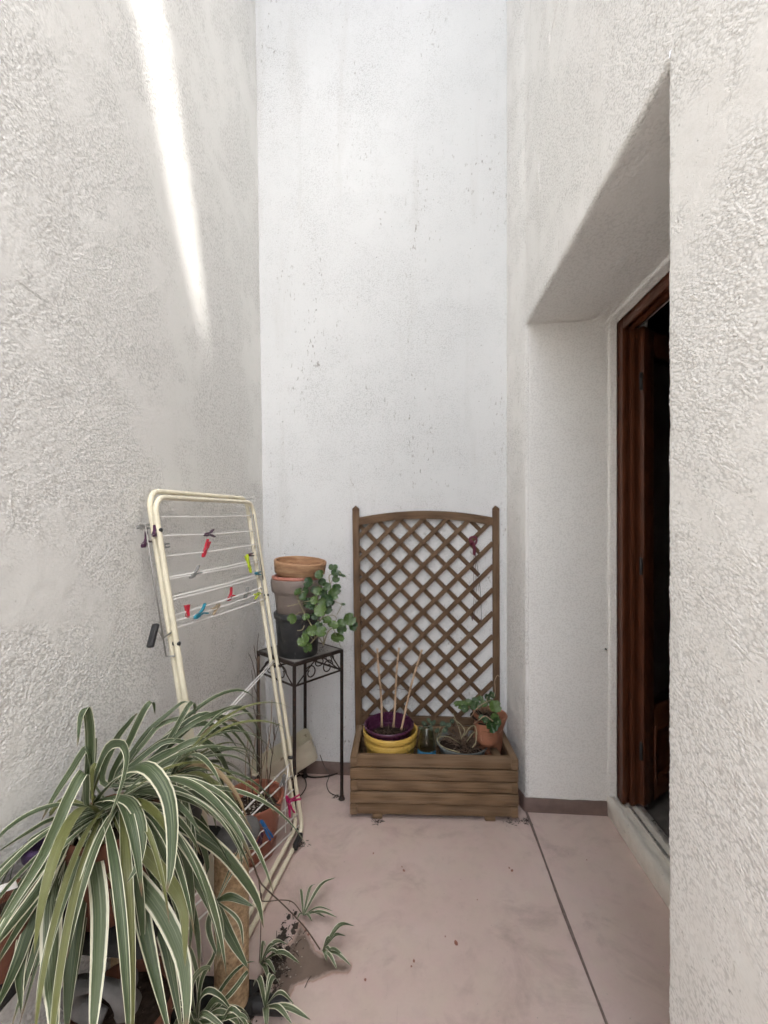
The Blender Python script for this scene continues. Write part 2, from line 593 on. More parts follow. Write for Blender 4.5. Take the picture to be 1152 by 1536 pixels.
def spider_mat(name, g1, g2, cream, edge=.17):
    """green strap leaf with cream margins and pale streaks"""
    m, nt, b = mat_new(name)
    N = NB(nt)
    uvn = N.n('ShaderNodeUVMap').outputs['UV']
    sep = N.n('ShaderNodeSeparateXYZ')
    N.l(uvn, sep.inputs[0])
    rnd = N.n('ShaderNodeAttribute', attribute_name='rnd').outputs['Fac']
    wob = N.noise(N.mapping(uvn, scale=(1.5, 9, 1)), 2.0, 2, .5)
    u = N.math('ADD', sep.outputs['X'], N.math('MULTIPLY', N.math('SUBTRACT', wob, .5), .05))
    d = N.math('ABSOLUTE', N.math('SUBTRACT', u, .5))           # 0 centre .. .5 edge
    ed = N.math('ADD', N.math('MULTIPLY', rnd, .13), .5 - edge - .06)
    em = N.math('MULTIPLY', N.math('SUBTRACT', d, ed), 22.0)
    em = N.math('MINIMUM', N.math('MAXIMUM', em, 0.0), 1.0)
    comb = N.n('ShaderNodeCombineXYZ')
    N.l(N.math('MULTIPLY', u, 16.0), comb.inputs[0])
    N.l(N.math('MULTIPLY', sep.outputs['Y'], 1.2), comb.inputs[1])
    N.l(N.math('MULTIPLY', rnd, 60.0), comb.inputs[2])
    streak = N.noise(comb.outputs[0], 1.0, 3, .55)
    gcol = N.mix(N.ramp(streak, [(.35, 0), (.65, 1)]), g1, g2)
    pale = N.ramp(streak, [(.60, 0), (.66, .55)])
    gcol = N.mix(pale, gcol, tuple(.5 * a + .5 * c for a, c in zip(g2, cream)))
    gcol = N.mix(N.math('MULTIPLY', N.math('GREATER_THAN', rnd, .86), .6), gcol, (.17, .17, .035))
    c = N.mix(em, gcol, cream)
    c = N.mix(N.math('MULTIPLY', N.math('GREATER_THAN', rnd, .965), .85), c, (.24, .16, .085))
    # dry brown tips
    tipat = N.math('ADD', .88, N.math('MULTIPLY', N.math('FRACT', N.math('MULTIPLY', rnd, 7.3)), .09))
    tip = N.math('MULTIPLY', N.math('SUBTRACT', sep.outputs['Y'], tipat), 14.0)
    tip = N.math('MINIMUM', N.math('MAXIMUM', tip, 0.0), .8)
    c = N.mix(tip, c, (.17, .10, .05))
    dust = N.noise(N.n('ShaderNodeTexCoord').outputs['Object'], 25, 4, .6)
    c = N.mix(N.math('MULTIPLY', dust, .09), c, (.30, .30, .27))
    N.l(c, b.inputs['Base Color'])
    b.inputs['Roughness'].default_value = .42
    b.inputs['Specular IOR Level'].default_value = .45
    rib = N.math('SINE', N.math('MULTIPLY', u, 55.0))
    N.l(N.bump(rib, .22, .0012), b.inputs['Normal'])
    # a little light comes through the blade
    tr = N.n('ShaderNodeBsdfTranslucent')
    N.l(c, tr.inputs['Color'])
    mx = N.n('ShaderNodeMixShader')
    mx.inputs[0].default_value = .16
    N.l(b.outputs[0], mx.inputs[1]); N.l(tr.outputs[0], mx.inputs[2])
    N.l(mx.outputs[0], nt.nodes['Material Output'].inputs['Surface'])
    return m


M['spider'] = spider_mat('variegated spider leaf', (.025, .046, .015), (.076, .112, .044), (.66, .65, .48), .10)
M['spider_pale'] = spider_mat('pale variegated spider leaf', (.050, .082, .030), (.135, .17, .085), (.72, .71, .55), .13)


def leaf_mat(name, g1, g2, vein, gloss=.35):
    m, nt, b = mat_new(name)
    N = NB(nt)
    uvn = N.n('ShaderNodeUVMap').outputs['UV']
    rnd = N.n('ShaderNodeAttribute', attribute_name='rnd').outputs['Fac']
    sub = N.n('ShaderNodeVectorMath', operation='SUBTRACT')
    N.l(uvn, sub.inputs[0]); sub.inputs[1].default_value = (.5, .5, 0)
    sp = N.n('ShaderNodeSeparateXYZ'); N.l(sub.outputs[0], sp.inputs[0])
    ang = N.math('ARCTAN2', sp.outputs['Y'], sp.outputs['X'])
    rad = N.n('ShaderNodeVectorMath', operation='LENGTH'); N.l(sub.outputs[0], rad.inputs[0])
    v = N.math('ABSOLUTE', N.math('SINE', N.math('MULTIPLY', ang, 4.5)))
    vm = N.ramp(v, [(.0, 1), (.13, 0)])
    base = N.mix(rnd, g1, g2)
    mot = N.noise(N.n('ShaderNodeTexCoord').outputs['Object'], 90, 3, .6)
    base = N.mix(N.math('MULTIPLY', mot, .5), base, tuple(x * .55 for x in g1))
    vv = N.math('MULTIPLY', vm, N.math('SUBTRACT', .75, rad.outputs['Value']))
    c = N.mix(vv, base, vein)
    N.l(c, b.inputs['Base Color'])
    b.inputs['Roughness'].default_value = gloss
    N.l(N.bump(v, .35, .002), b.inputs['Normal'])
    tr = N.n('ShaderNodeBsdfTranslucent'); N.l(c, tr.inputs['Color'])
    mx = N.n('ShaderNodeMixShader'); mx.inputs[0].default_value = .15
    N.l(b.outputs[0], mx.inputs[1]); N.l(tr.outputs[0], mx.inputs[2])
    N.l(mx.outputs[0], nt.nodes['Material Output'].inputs['Surface'])
    return m


M['ivy_leaf'] = leaf_mat('glossy scalloped leaf', (.020, .058, .016), (.115, .185, .045), (.26, .34, .17))
M['berry_leaf'] = leaf_mat('dull strawberry leaf', (.035, .070, .040), (.080, .125, .080), (.20, .25, .19), .6)


def sisal_mat():
    m, nt, b = mat_new('sisal rope winding')
    N = NB(nt)
    tc = N.n('ShaderNodeTexCoord').outputs['Object']
    n1 = N.noise(tc, 60, 4, .7)
    n2 = N.noise(N.mapping(tc, scale=(1, 1, .4)), 9, 4, .6)
    c = N.ramp(n1, [(.3, (.26, .17, .09)), (.7, (.58, .43, .27))])
    c = N.mix(N.math('MULTIPLY', N.ramp(n2, [(.45, 0), (.7, 1)]), .5), c, (.20, .12, .06))
    N.l(c, b.inputs['Base Color'])
    b.inputs['Roughness'].default_value = .95
    b.inputs['Specular IOR Level'].default_value = .1
    uv = N.n('ShaderNodeUVMap').outputs['UV']
    w = N.n('ShaderNodeTexWave'); w.inputs['Scale'].default_value = 1.0
    w.inputs['Distortion'].default_value = 1.5
    N.l(N.mapping(N.mapping(uv, scale=(4.5, 9.0, 1)), rot=(0, 0, .9)), w.inputs['Vector'])
    h = N.math('ADD', N.math('MULTIPLY', w.outputs['Fac'], .7), N.noise(tc, 320, 3, .6))
    N.l(N.bump(h, .8, .003), b.inputs['Normal'])
    return m


M['sisal'] = sisal_mat()


def floor_mat():
    m, nt, b = mat_new('worn red brown floor paint')
    N = NB(nt)
    pos = N.n('ShaderNodeNewGeometry').outputs['Position']
    st = N.n('ShaderNodeAttribute', attribute_name='stain').outputs['Fac']
    n1 = N.noise(pos, 2.6, 6, .62, .3)
    n2 = N.noise(pos, 14, 5, .65)
    n3 = N.noise(pos, 120, 3, .6)
    c = N.ramp(n1, [(.28, (.53, .400, .358)), (.52, (.57, .445, .403)), (.75, (.59, .48, .443))])
    c = N.mix(N.math('MULTIPLY', N.ramp(n2, [(.5, 0), (.75, 1)]), .20), c, (.25, .185, .160))
    c = N.mix(N.math('MULTIPLY', n3, .12), c, (.12, .09, .08))
    # scuffs of chalky dust
    c = N.mix(N.math('MULTIPLY', N.ramp(N.noise(N.mapping(pos, scale=(1, .35, 1)), 9, 5, .7), [(.56, 0), (.72, 1)]), .30), c, (.46, .41, .39))
    c = N.mix(N.ramp(N.noise(pos, 11, 4, .6), [(.40, 0), (.62, .30)]), c, (.52, .45, .37))
    c = N.mix(N.ramp(N.noise(N.mapping(pos, loc=(5, 2, 0)), 8, 4, .6), [(.45, 0), (.66, .30)]), c, (.55, .40, .39))
    # trodden-in dirt and thin scratches
    dirt_ = N.ramp(N.noise(N.mapping(pos, loc=(3.1, 1.7, 0)), 4.2, 6, .72, .6), [(.52, 0), (.70, 1)])
    c = N.mix(N.math('MULTIPLY', dirt_, .42), c, (.25, .195, .16))
    scr = N.noise(N.mapping(pos, rot=(0, 0, .6), scale=(90, 4, 1)), 1.0, 3, .6)
    scm = N.ramp(N.noise(pos, 5.5, 2, .5), [(.55, 0), (.68, 1)])
    c = N.mix(N.math('MULTIPLY', N.math('MULTIPLY', N.ramp(scr, [(.66, 0), (.70, 1)]), scm), .4), c, (.22, .17, .15))
    # small dark spots and bare red chips
    spots = N.ramp(N.noise(pos, 38, 3, .7), [(.725, 0), (.75, 1)])
    c = N.mix(N.math('MULTIPLY', spots, .7), c, (.09, .07, .06))
    # damp patch where the pots drip
    edge = N.math('ADD', st, N.math('MULTIPLY', N.math('SUBTRACT', N.noise(pos, 26, 4, .65), .5), .55))
    wet = N.ramp(edge, [(.36, 0), (.66, 1)])
    rim = N.math('MULTIPLY', N.ramp(edge, [(.30, 0), (.42, 1), (.52, 0)]), .55)
    c = N.mix(rim, c, (.36, .19, .13))
    wetc = N.mix(N.noise(pos, 18, 4, .6), (.095, .066, .048), (.175, .128, .098))
    c = N.mix(N.math('MULTIPLY', wet, .92), c, wetc)
    N.l(c, b.inputs['Base Color'])
    ro = N.ramp(n1, [(.3, .42), (.7, .62)])
    N.l(ro, b.inputs['Roughness'])
    b.inputs['Specular IOR Level'].default_value = .35
    h = N.math('ADD', N.math('MULTIPLY', n2, .5), N.math('MULTIPLY', n3, .35))
    N.l(N.bump(h, .35, .004), b.inputs['Normal'])
    return m


M['floor'] = floor_mat()
M['skirt'] = simple('brown painted skirting', (.150, .098, .082), .65, 0, .25, 12, .3, 60, speck=((.30, .24, .21), .67, 50))

# ================================================================== THE SETTING
SKY_SLAB_Y = 1.5
ZF = 1.0
YB, YF = 2.396, -1.15         # back and front of the light well
ZT = 4.95


def LX(z): return -.846 - .0153 * z


def frange(a, b, n): return [a + (b - a) * i / n for i in range(n + 1)]


# ---- floor, with the damp patch as a mask
def in_poly(x, y, poly):
    c = False
    j = len(poly) - 1
    for i in range(len(poly)):
        xi, yi = poly[i]; xj, yj = poly[j]
        if (yi > y) != (yj > y) and x < (xj - xi) * (y - yi) / (yj - yi) + xi: c = not c
        j = i
    return c


def poly_dist(x, y, poly):
    d = 9
    for i in range(len(poly)):
        ax, ay = poly[i - 1]; bx, by = poly[i]
        vx, vy = bx - ax, by - ay
        t = max(0, min(1, ((x - ax) * vx + (y - ay) * vy) / (vx * vx + vy * vy + 1e-12)))
        d = min(d, math.hypot(x - ax - vx * t, y - ay - vy * t))
    return d if in_poly(x, y, poly) else -d


stain_px = [(450, 1385), (462, 1408), (470, 1425), (490, 1440), (525, 1446), (522, 1458), (495, 1458), (470, 1470), (440, 1476),
            (430, 1500), (410, 1502), (414, 1478), (400, 1468), (396, 1450), (425, 1430), (440, 1412)]
stain = [(v.x, v.y) for v in (FL(*p) for p in stain_px)]
fb = MB()
xs = frange(-1.2, 1.06, 110)
ys = frange(YF - .2, 2.6, 180)
fb.strip([[(x, y, 0) for y in ys] for x in xs], False)
o = fb.build('floor', M['floor'])
tag(o, 'worn red-brown painted concrete floor of the courtyard', None, None, 'structure')
at = o.data.attributes.new('stain', 'FLOAT', 'POINT')
vals = []
for v in o.data.vertices:
    x, y = v.co.x, v.co.y
    if -.75 < x < .1 and .9 < y < 1.7:
        vals.append(max(0, min(1, .5 + poly_dist(x, y, stain) / .05)))
    else:
        vals.append(0.0)
at.data.foreach_set('value', vals)
# groove between courtyard floor and doorway floor
jb = MB()
rows = []
for y in frange(YF, 2.155, 60):
    w = .0048 + .0012 * math.sin(y * 13)
    x = .527 + .0016 * math.sin(y * 7)
    rows.append([(x - w, y, .004), (x + w, y, .004)])
jb.strip(rows, False)
tag(jb.build('floor_joint', M['joint']), 'dark joint line across the floor before the doorway', None, None, 'structure')

# ---- left wall
ZS = frange(0, ZT, 196)
w = MB()
w.strip([[(LX(z), y, z) for z in ZS] for y in [YF - .3, -.6, 0, .3, .5] + frange(.58, YB + .03, 74)], True, .0012, 3)
w.strip([[(LX(ZT) - .3 * i, y, ZT) for i in (0, 1)] for y in frange(YF - .3, YB + .05, 4)], True)
o = plaster_detail(w.build('courtyard_wall', M['stucco_left'], origin=(-.85, .6, 0)))
tag(o, 'rough white stucco wall behind the drying rack, with a streak of sunlight', 'wall')
w = MB()
for pts, r in ((((338, 985), (337, 1020), (338, 1062)), .0022), (((22, 418), (42, 432), (60, 447)), .003), (((52, 438), (70, 452)), .0025), (((0, 715), (22, 706), (40, 697)), .003), (((16, 740), (17, 770), (22, 790)), .0025),
               (((130, 448), (141, 462), (150, 470)), .003), (((166, 838), (190, 852), (214, 866)), .0028), (((376, 720), (384, 738), (392, 748)), .003), (((50, 38), (48, 46), (51, 56)), .003)):
    q = []
    for (x, y) in pts:
        X_ = -.86
        for _ in range(4):
            p_ = PX(x, y, X_); X_ = LX(p_.z) + .001
        q.append(p_)
    q = smooth_path(q, 14)
    for i_ in range(15): q[i_] = q[i_] + Vector((0, mnoise.noise(q[i_] * 60) * .004, 0))
    w.tube(q, [r * (.08 + .45 * abs(math.sin(i_ * 1.7))) for i_ in range(15)], 6)
w.build('plaster_ridge', M['stucco_left'], o)
# ---- back wall
w = MB()
w.strip([[(x, YB, z) for z in frange(0, ZT + .2, 186)] for x in frange(-.97, .53, 60)], False, .0012, 9)
w.strip([[(x, YB + .3 * i, ZT + .2) for i in (0, 1)] for x in frange(-.97, .53, 4)], True)
o = plaster_detail(w.build('courtyard_wall', M['stucco_back'], origin=(-.2, YB, 0)))
tag(o, 'bright white stucco wall behind the trellis, flecked with grime', 'wall')
# ---- right wall with the deep doorway
YJ, YN, ZL = 2.158, .964, 2.368
root = thing('courtyard_wall', 'thick white stucco wall with a deep doorway recess', 'wall', (.53, 1.5, 0))
w = MB()
far = [(.484, YB + .03), (.491, 2.365), (.498, 2.33), (.505, 2.285), (.512, 2.24), (.519, 2.205), (.526, 2.175), (.5295, 2.162), (.535, 2.1585), (.546, YJ)]
near = [(.53, YF - .3), (.53, -.6), (.53, -.1), (.53, .2), (.53, .4)] + [(.53, y) for y in frange(.5, .92, 17)] + [(.53, .945), (.5315, .956), (.537, .9625), (.547, YN)]
ZD_ = frange(0, ZL + .02, 97)
w.strip([[(x, y, z) for z in ZD_] for x, y in far], False, .0016, 4)
w.strip([[(x, y, z) for z in ZD_] for x, y in near], True, .0016, 4)
YS = frange(YJ + .004, .956, 50)
up = [(.484, YB + .03), (.498, 2.33), (.512, 2.24)] + [(.53, y) for y in YS] + [(.53, .945)] + [(.53, y) for y in reversed(frange(.5, .92, 17))] + [(.53, .4), (.53, .2), (.53, -.1), (.53, -.6), (.53, YF - .3)]
w.strip([[(x, y, z) for z in frange(ZL + .02, ZT, 88)] for x, y in up], False, .0016, 4)
w.strip([[(x + .5 * i, y, ZT) for i in (0, 1)] for x, y in up], False)
# soffit nose
pr = [(.53, ZL + .02), (.5315, ZL + .009), (.538, ZL + .002), (.55, ZL - .0005), (.575, ZL + .006)]
w.strip([[(x, y, z) for (x, z) in pr] for y in YS], True, .0016, 4)
plaster_detail(w.build('wall_face', M['stucco_right'], root))
w = MB()
w.strip([[(x, YJ, z) for z in ZD_] for x in frange(.546, 1.10, 18)], False, .0016, 4)
w.strip([[(x, YN, z) for z in ZD_] for x in frange(.547, 1.10, 4)], True, .0016, 4)
# sealing bead of plaster against the door frame
rows = []
for i, z in enumerate(frange(.09, ZL - .006, 90)):
    j = .004 * mnoise.noise(Vector((z * 30, 1.3, 0))) + .003 * mnoise.noise(Vector((z * 80, 4.3, 0)))
    rows.append([(.915 + j, YJ - .0015, z), (.922 + j, YJ - .009, z), (.952, YJ - .012, z), (.957, YJ - .002, z)])
w.strip(rows, True)
plaster_detail(w.build('doorway_reveal', M['reveal'], root))
w = MB()
w.strip([[(x, y, ZL) for x in frange(.546, 1.10, 18)] for y in YS], False, .0016, 4)
rows = []
for i, y in enumerate(frange(YN, YJ, 50)):
    j = .004 * mnoise.noise(Vector((y * 30, 7.3, 0)))
    rows.append([(.905 + j, y, ZL - .001), (.912 + j, y, ZL - .012), (.952, y, ZL - .018), (.9568, y, ZL - .003)])
w.strip(rows, True)
plaster_detail(w.build('lintel_soffit', M['reveal'], root))
# chips and ridges left by old repairs
w = MB()
for pts, r in ((((836, 0), (832, 22), (826, 52)), .004), (((821, 8), (812, 50), (806, 110)), .003), (((800, 215), (803, 245), (806, 268)), .004)):
    q = smooth_path([PX(x, y, .5290) for x, y in pts], 14)
    w.tube(q, [r * (.15 + .5 * abs(math.sin(i * 1.3))) for i in range(15)], 6)
w.build('plaster_ridge', M['stucco_right'], root)
w = MB()
for (px, py, sx, sy) in ((809, 258, .010, .045), (811, 280, .008, .03), (826, 60, .006, .03)):
    c_ = PX(px, py, .529)
    pts = []
    for k in range(9):
        a_ = 2 * math.pi * k / 9
        q_ = .7 + .5 * random.random()
        pts.append(Vector((0, sx * q_ * math.cos(a_), sy * q_ * math.sin(a_))))
    b0 = len(w.v)
    w.v += [c_ + p for p in pts] + [c_ + p * .8 + Vector((-.006, 0, 0)) for p in pts]
    w.face([b0 + 9 + k for k in range(9)])
    for k in range(9): w.face([b0 + k, b0 + 9 + k, b0 + 9 + (k + 1) % 9, b0 + (k + 1) % 9])
w.build('plaster_chip', M['stucco_right'], root, smooth=False)
# ---- wall behind the photographer
w = MB()
w.strip([[(x, YF, z) for z in frange(0, ZF, 10)] for x in frange(-1.2, .56, 8)], True)
w.strip([[(x, YF - .3 * i, ZF) for i in (0, 1)] for x in frange(-1.2, .56, 4)], False)
o = w.build('courtyard_wall', M['stucco_left'], origin=(-.2, YF, 0))
tag(o, 'low white stucco wall closing the courtyard opposite the trellis', 'wall')

# ---- unseen slab added to cut sky light on the upper back wall
w = MB()
w.box((-.2, (SKY_SLAB_Y + 3.2) / 2, ZT + .33), (3.2, 3.2 - SKY_SLAB_Y, .12), bev=.01)
o = w.build('sky_blocker_slab', M['stucco_back'], origin=(-.2, 2.4, ZT + .27), smooth=False)
tag(o, 'unseen slab added high up to hold sky light off the back wall', 'light blocker')

# ---- skirting: floor paint carried up the foot of the walls
sk = MB()


def skirt_run(pts, h):
    rows = []
    n = 0
    for (a, b) in zip(pts[:-1], pts[1:]):
        a, b = Vector((*a, 0)), Vector((*b, 0))
        nrm = (b - a).normalized().cross(Vector((0, 0, 1)))
        for i in range(13):
            p = a.lerp(b, i / 12)
            hh = h + .008 * mnoise.noise(Vector((p.x * 13, p.y * 13, 2)))
            rows.append([p + nrm * .016, p + nrm * .011 + Vector((0, 0, .012)), p + nrm * .009 + Vector((0, 0, hh - .004)), p + nrm * .001 + Vector((0, 0, hh))])
    sk.strip(rows, False)


skirt_run([(-.85, YF), (-.85, YB - .001), (.487, YB - .001), (.5295, 2.16), (.536, YJ - .001), (.955, YJ - .001)], .062)
sk.build('skirting', M['skirt'])
tag(bpy.data.objects['skirting'], 'brown painted skirting along the foot of the white walls', None, None, 'structure')

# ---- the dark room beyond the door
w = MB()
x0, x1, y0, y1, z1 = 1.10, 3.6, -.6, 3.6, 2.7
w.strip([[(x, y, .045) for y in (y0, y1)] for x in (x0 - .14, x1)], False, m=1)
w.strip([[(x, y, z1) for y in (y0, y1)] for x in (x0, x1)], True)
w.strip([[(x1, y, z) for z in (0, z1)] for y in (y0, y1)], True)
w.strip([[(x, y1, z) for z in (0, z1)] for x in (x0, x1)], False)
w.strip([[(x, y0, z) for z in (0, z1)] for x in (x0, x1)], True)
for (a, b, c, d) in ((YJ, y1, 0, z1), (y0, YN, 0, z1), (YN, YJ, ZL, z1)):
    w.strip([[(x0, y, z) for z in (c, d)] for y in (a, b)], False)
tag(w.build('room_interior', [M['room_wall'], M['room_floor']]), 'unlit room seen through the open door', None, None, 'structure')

# ---- unseen blocker added to shape the sun streak through a narrow slanting gap
SUN_T = Vector((-1.0, .41 * 2.15, -2.15)).normalized()    # direction the light travels
TO_SUN = -SUN_T
XN = 4.0


def back_to(pt):
    t = (XN - pt.x) / TO_SUN.x
    return pt + TO_SUN * t


def wallpt(px, py):
    X = -.88
    for _ in range(4):
        p = PX(px, py, X); X = LX(p.z)
    return p


gapL = [back_to(wallpt(*q)) for q in ((182, -90), (214, 60), (246, 230), (272, 360), (304, 500))]
gapR = [back_to(wallpt(*q)) for q in ((226, -90), (253, 60), (276, 230), (293, 360), (308, 500))]
w = MB()
top = 19.0
NY0, NY1 = .3 - (XN + .87) * .88, 4.2
# left and right masses, with the gap left between them
dirv = (gapL[0] - gapL[-1]).normalized()
gl_top = gapL[0] + dirv * ((top - gapL[0].z) / dirv.z)
gr_top = gapR[0] + dirv * ((top - gapR[0].z) / dirv.z)
Lp = [gl_top] + gapL
Rp = [gr_top] + gapR
for dx in (0, .15):
    flip = dx == 0
    w.strip([[(XN + dx, y, p.z) for y in (NY0, p.y)] for p in Lp], flip)
    w.strip([[(XN + dx, y, p.z) for y in (p.y, NY1)] for p in Rp], flip)
zb = gapL[-1].z
for dx in (0, .15):
    w.strip([[(XN + dx, y, z) for z in (0, zb)] for y in (NY0, gapL[-1].y)], dx > 0)
    w.strip([[(XN + dx, y, z) for z in (0, gapR[-1].z)] for y in (gapL[-1].y, NY1)], dx > 0)
o = w.build('sun_gap_blocker', M['stucco_right'], origin=(XN, 2, 0), smooth=False)
tag(o, 'unseen tall blocker added on the right, slotted to shape the sun streak', 'house wall')

# ---- ground beyond
w = MB()
w.strip([[(x, y, -.06) for y in (-300, 300)] for x in (-300, 300)], False)
tag(w.build('ground', M['slate']), 'ground around the house', None, None, 'structure')

# ================================================================== DOOR
door = thing('door', 'red-brown wooden door standing open in the doorway recess', 'door', (1.0, 2.1, .085))
ZD = .085
w = MB()
# frame: jamb on the far side, head, jamb on the near side; several moulded steps
for (xa, xb, ya, yb) in ((.957, .974, 2.098, 2.156), (.974, .990, 2.112, 2.156), (.990, 1.012, 2.090, 2.156), (1.012, 1.030, 2.104, 2.156)):
    w.box(((xa + xb) / 2, (ya + yb) / 2, (ZD + ZL - .004) / 2), (xb - xa - .0006, yb - ya, ZL - ZD - .004), bev=.004)
    yb2 = YN + (2.158 - ya)
    w.box(((xa + xb) / 2, (YN + .002 + yb2) / 2, (ZD + ZL - .004) / 2), (xb - xa - .0006, yb2 - YN - .002, ZL - ZD - .004), bev=.004)
    hz = 2.158 - ya
    w.box(((xa + xb) / 2, (YN + YJ) / 2, ZL - .003 - hz / 2), (xb - xa - .0006, YJ - YN - .12, hz), bev=.004)
w.build('door_frame', M['door_wood'], door, auto=40)
# leaf, opened inwards past a right angle
hinge = Vector((1.034, 2.10, 0))
ang = math.atan2(.17, .23)
lm = Matrix.Rotation(ang, 3, 'Z')
LW = .56


def lf(x, y, z): return hinge + lm @ Vector((x, y, 0)) + Vector((0, 0, z))


w = MB()
zt, zb0 = ZL - .06, ZD + .004
th = .042
w.box(lf(.045, 0, (zt + zb0) / 2), (.09, th, zt - zb0), lm, .004)
w.box(lf(LW - .045, 0, (zt + zb0) / 2), (.09, th, zt - zb0), lm, .004)
w.box(lf(LW / 2, 0, zt - .05), (LW - .18, th, .10), lm, .004)
w.box(lf(LW / 2, 0, .47), (LW - .18, th, .10), lm, .004)
w.box(lf(LW / 2, 0, zb0 + .05), (LW - .18, th, .10), lm, .004)
w.box(lf(LW / 2, 0, (zb0 + .52) / 2), (LW - .17, th - .024, .30), lm, .004)
leafo = w.build('door_leaf', M['door_wood'], door, auto=40)
w = MB()
w.box(lf(LW / 2, 0, (zt + .45) / 2), (LW - .17, .006, zt - .6), lm)
w.build('glass_pane', M['glass'], leafo, smooth=False)
w = MB()
for z in (zb0 + .105, .415):
    w.box(lf(LW / 2, -.020, z), (LW - .19, .016, .018), lm, .006)
for x in (.10, LW - .10):
    w.box(lf(x, -.020, (zb0 + .52) / 2), (.018, .016, .28), lm, .006)
w.build('panel_moulding', M['door_wood'], leafo, auto=40)
w = MB()
for z in (.35, 1.2, 2.05):
    w.tube([hinge + Vector((-.006, -.026, z - .04)), hinge + Vector((-.006, -.026, z + .04))], .007, 10)
w.build('hinge', M['dark_plastic'], door)
# threshold
w = MB()
yc, yl = (YN + YJ) / 2, YJ - YN - .006
w.box((.925, yc, .0425), (.03, yl, .085), bev=.004)
w.box((.958, yc, .035), (.035, yl, .070), bev=.003)
w.box((1.00, yc, .040), (.046, yl, .080), bev=.003)
thr = w.build('threshold', M['sill_paint'], door, auto=40)
w = MB()
w.box((.985, yc, .0815), (.012, yl - .13, .010), bev=.002)
w.box((1.035, yc, .045), (.022, yl - .13, .085), bev=.002)
w.build('rail', M['aluminium'], thr, auto=40)
# curtain behind the glass
w = MB()
rows = []
for i in range(50):
    x = .10 + (LW - .2) * i / 49
    y = .05 + .016 * math.sin(i * .9) + .006 * math.sin(i * 2.3)
    rows.append([lf(x, y, z) for z in frange(.55, 2.2, 12)])
w.strip(rows, False)
o = w.build('curtain', M['curtain'], origin=lf(LW / 2, .05, .55))
tag(o, 'grey curtain hanging behind the glass of the open door', 'curtain')
# nail in the reveal
w = MB()
a = PY(908, 974, YJ)
w.tube([a, a + Vector((-.004, -.022, .004)), a + Vector((-.010, -.026, .012))], .003, 8)
o = w.build('nail', M['black_iron'], origin=a)
tag(o, 'small rusty nail sticking out of the doorway plaster', 'nail')

# ================================================================== TRELLIS PLANTER
RZ = math.atan2(.033, .788)
pl = thing('trellis_planter', 'brown wooden planter box with an arched lattice trellis against the back wall', 'planter', (.080, 2.043, 0), (0, 0, RZ))
HW, DP, BT, BH, ST0 = .394, .335, .032, .0490, .0555


def build_local(mb, name, mat, parent, **kw):
    return mb.build(name, mat, parent, local=True, **kw)


fr, bk, sl, sr = MB(), MB(), MB(), MB()
for i in range(5):
    z = .024 + ST0 * i + BH / 2
    j = lambda: random.uniform(-.0015, .0015)
    if i % 2 == 0:
        fr.box((0, BT / 2 + .006 + j(), z), (2 * HW - 2 * BT - .002, BT, BH), bev=.003)
        bk.box((0, DP - BT / 2 - .002, z), (2 * HW - 2 * BT - .002, BT, BH), bev=.003)
        for s, mb in ((-1, sl), (1, sr)):
            mb.box((s * (HW - BT / 2 + j()), DP / 2, z), (BT, DP, BH), bev=.003)
    else:
        fr.box((0, BT / 2 + j() - .001, z), (2 * HW, BT, BH), bev=.003)
        bk.box((0, DP - BT / 2, z), (2 * HW, BT, BH), bev=.003)
        for s, mb in ((-1, sl), (1, sr)):
            mb.box((s * (HW - BT / 2 + j()), DP / 2, z), (BT, DP - 2 * BT - .003, BH), bev=.003)
build_local(fr, 'front_panel', M['planter_wood'], pl, auto=35)
build_local(bk, 'back_panel', M['planter_wood'], pl, auto=35)
build_local(sl, 'side_panel', M['planter_wood'], pl, auto=35)
build_local(sr, 'side_panel', M['planter_wood'], pl, auto=35)
w = MB()
for y in (.075, .165, .255):
    w.box((0, y, .088), (2 * HW - 2 * BT - .01, .082, .02), bev=.003)
build_local(w, 'base_board', M['planter_wood'], pl, auto=35)
for x in (-.265, .265):
    for y in (.045, DP - .05):
        w = MB(); w.box((x, y, .0118), (.048, .075, .0236), bev=.003)
        build_local(w, 'foot', M['planter_wood'], pl, auto=35)
w = MB()
w.box((HW - BT - .055, DP / 2 - .02, .268), (.036, DP - .12, .02), Matrix.Rotation(R(4), 3, 'Z'), .003)
build_local(w, 'inner_batten', M['planter_wood'], pl, auto=35)
# posts (they lean a hair outwards to the left), pointed caps
PYC = DP + .006
post_obj = {}
for s in (-1, 1):
    w = MB()
    xt, xb = (-.400, -.380) if s < 0 else (.362, .366)
    rot = Matrix.Rotation(math.atan2(xt - xb, 1.46), 3, 'Y')
    w.box(((xt + xb) / 2, PYC, .74), (.036, .036, 1.45), rot, .003)
    b0 = len(w.v)
    ctop = Vector((xt, PYC, 1.465))
    for dx, dy in ((-1, -1), (1, -1), (1, 1), (-1, 1)):
        w.v.append(ctop + rot @ Vector((dx * .018, dy * .018, 0)))
    for dx, dy in ((-1, -1), (1, -1), (1, 1), (-1, 1)):
        w.v.append(ctop + rot @ Vector((dx * .018, dy * .018, .012)))
    w.v.append(ctop + rot @ Vector((0, 0, .030)))
    for k in range(4):
        k2 = (k + 1) % 4
        w.face([b0 + k, b0 + k2, b0 + 4 + k2, b0 + 4 + k], [(0, 0), (.01, 0), (.01, .01), (0, .01)], .3)
        w.face([b0 + 4 + k, b0 + 4 + k2, b0 + 8], [(0, 0), (.01, 0), (.01, .01)], .3)
    build_local(w, 'post', M['trellis_wood'], pl, auto=35)


def arch_z(x): return 1.425 + .040 * (1 - ((x + .018) / .38) ** 2)


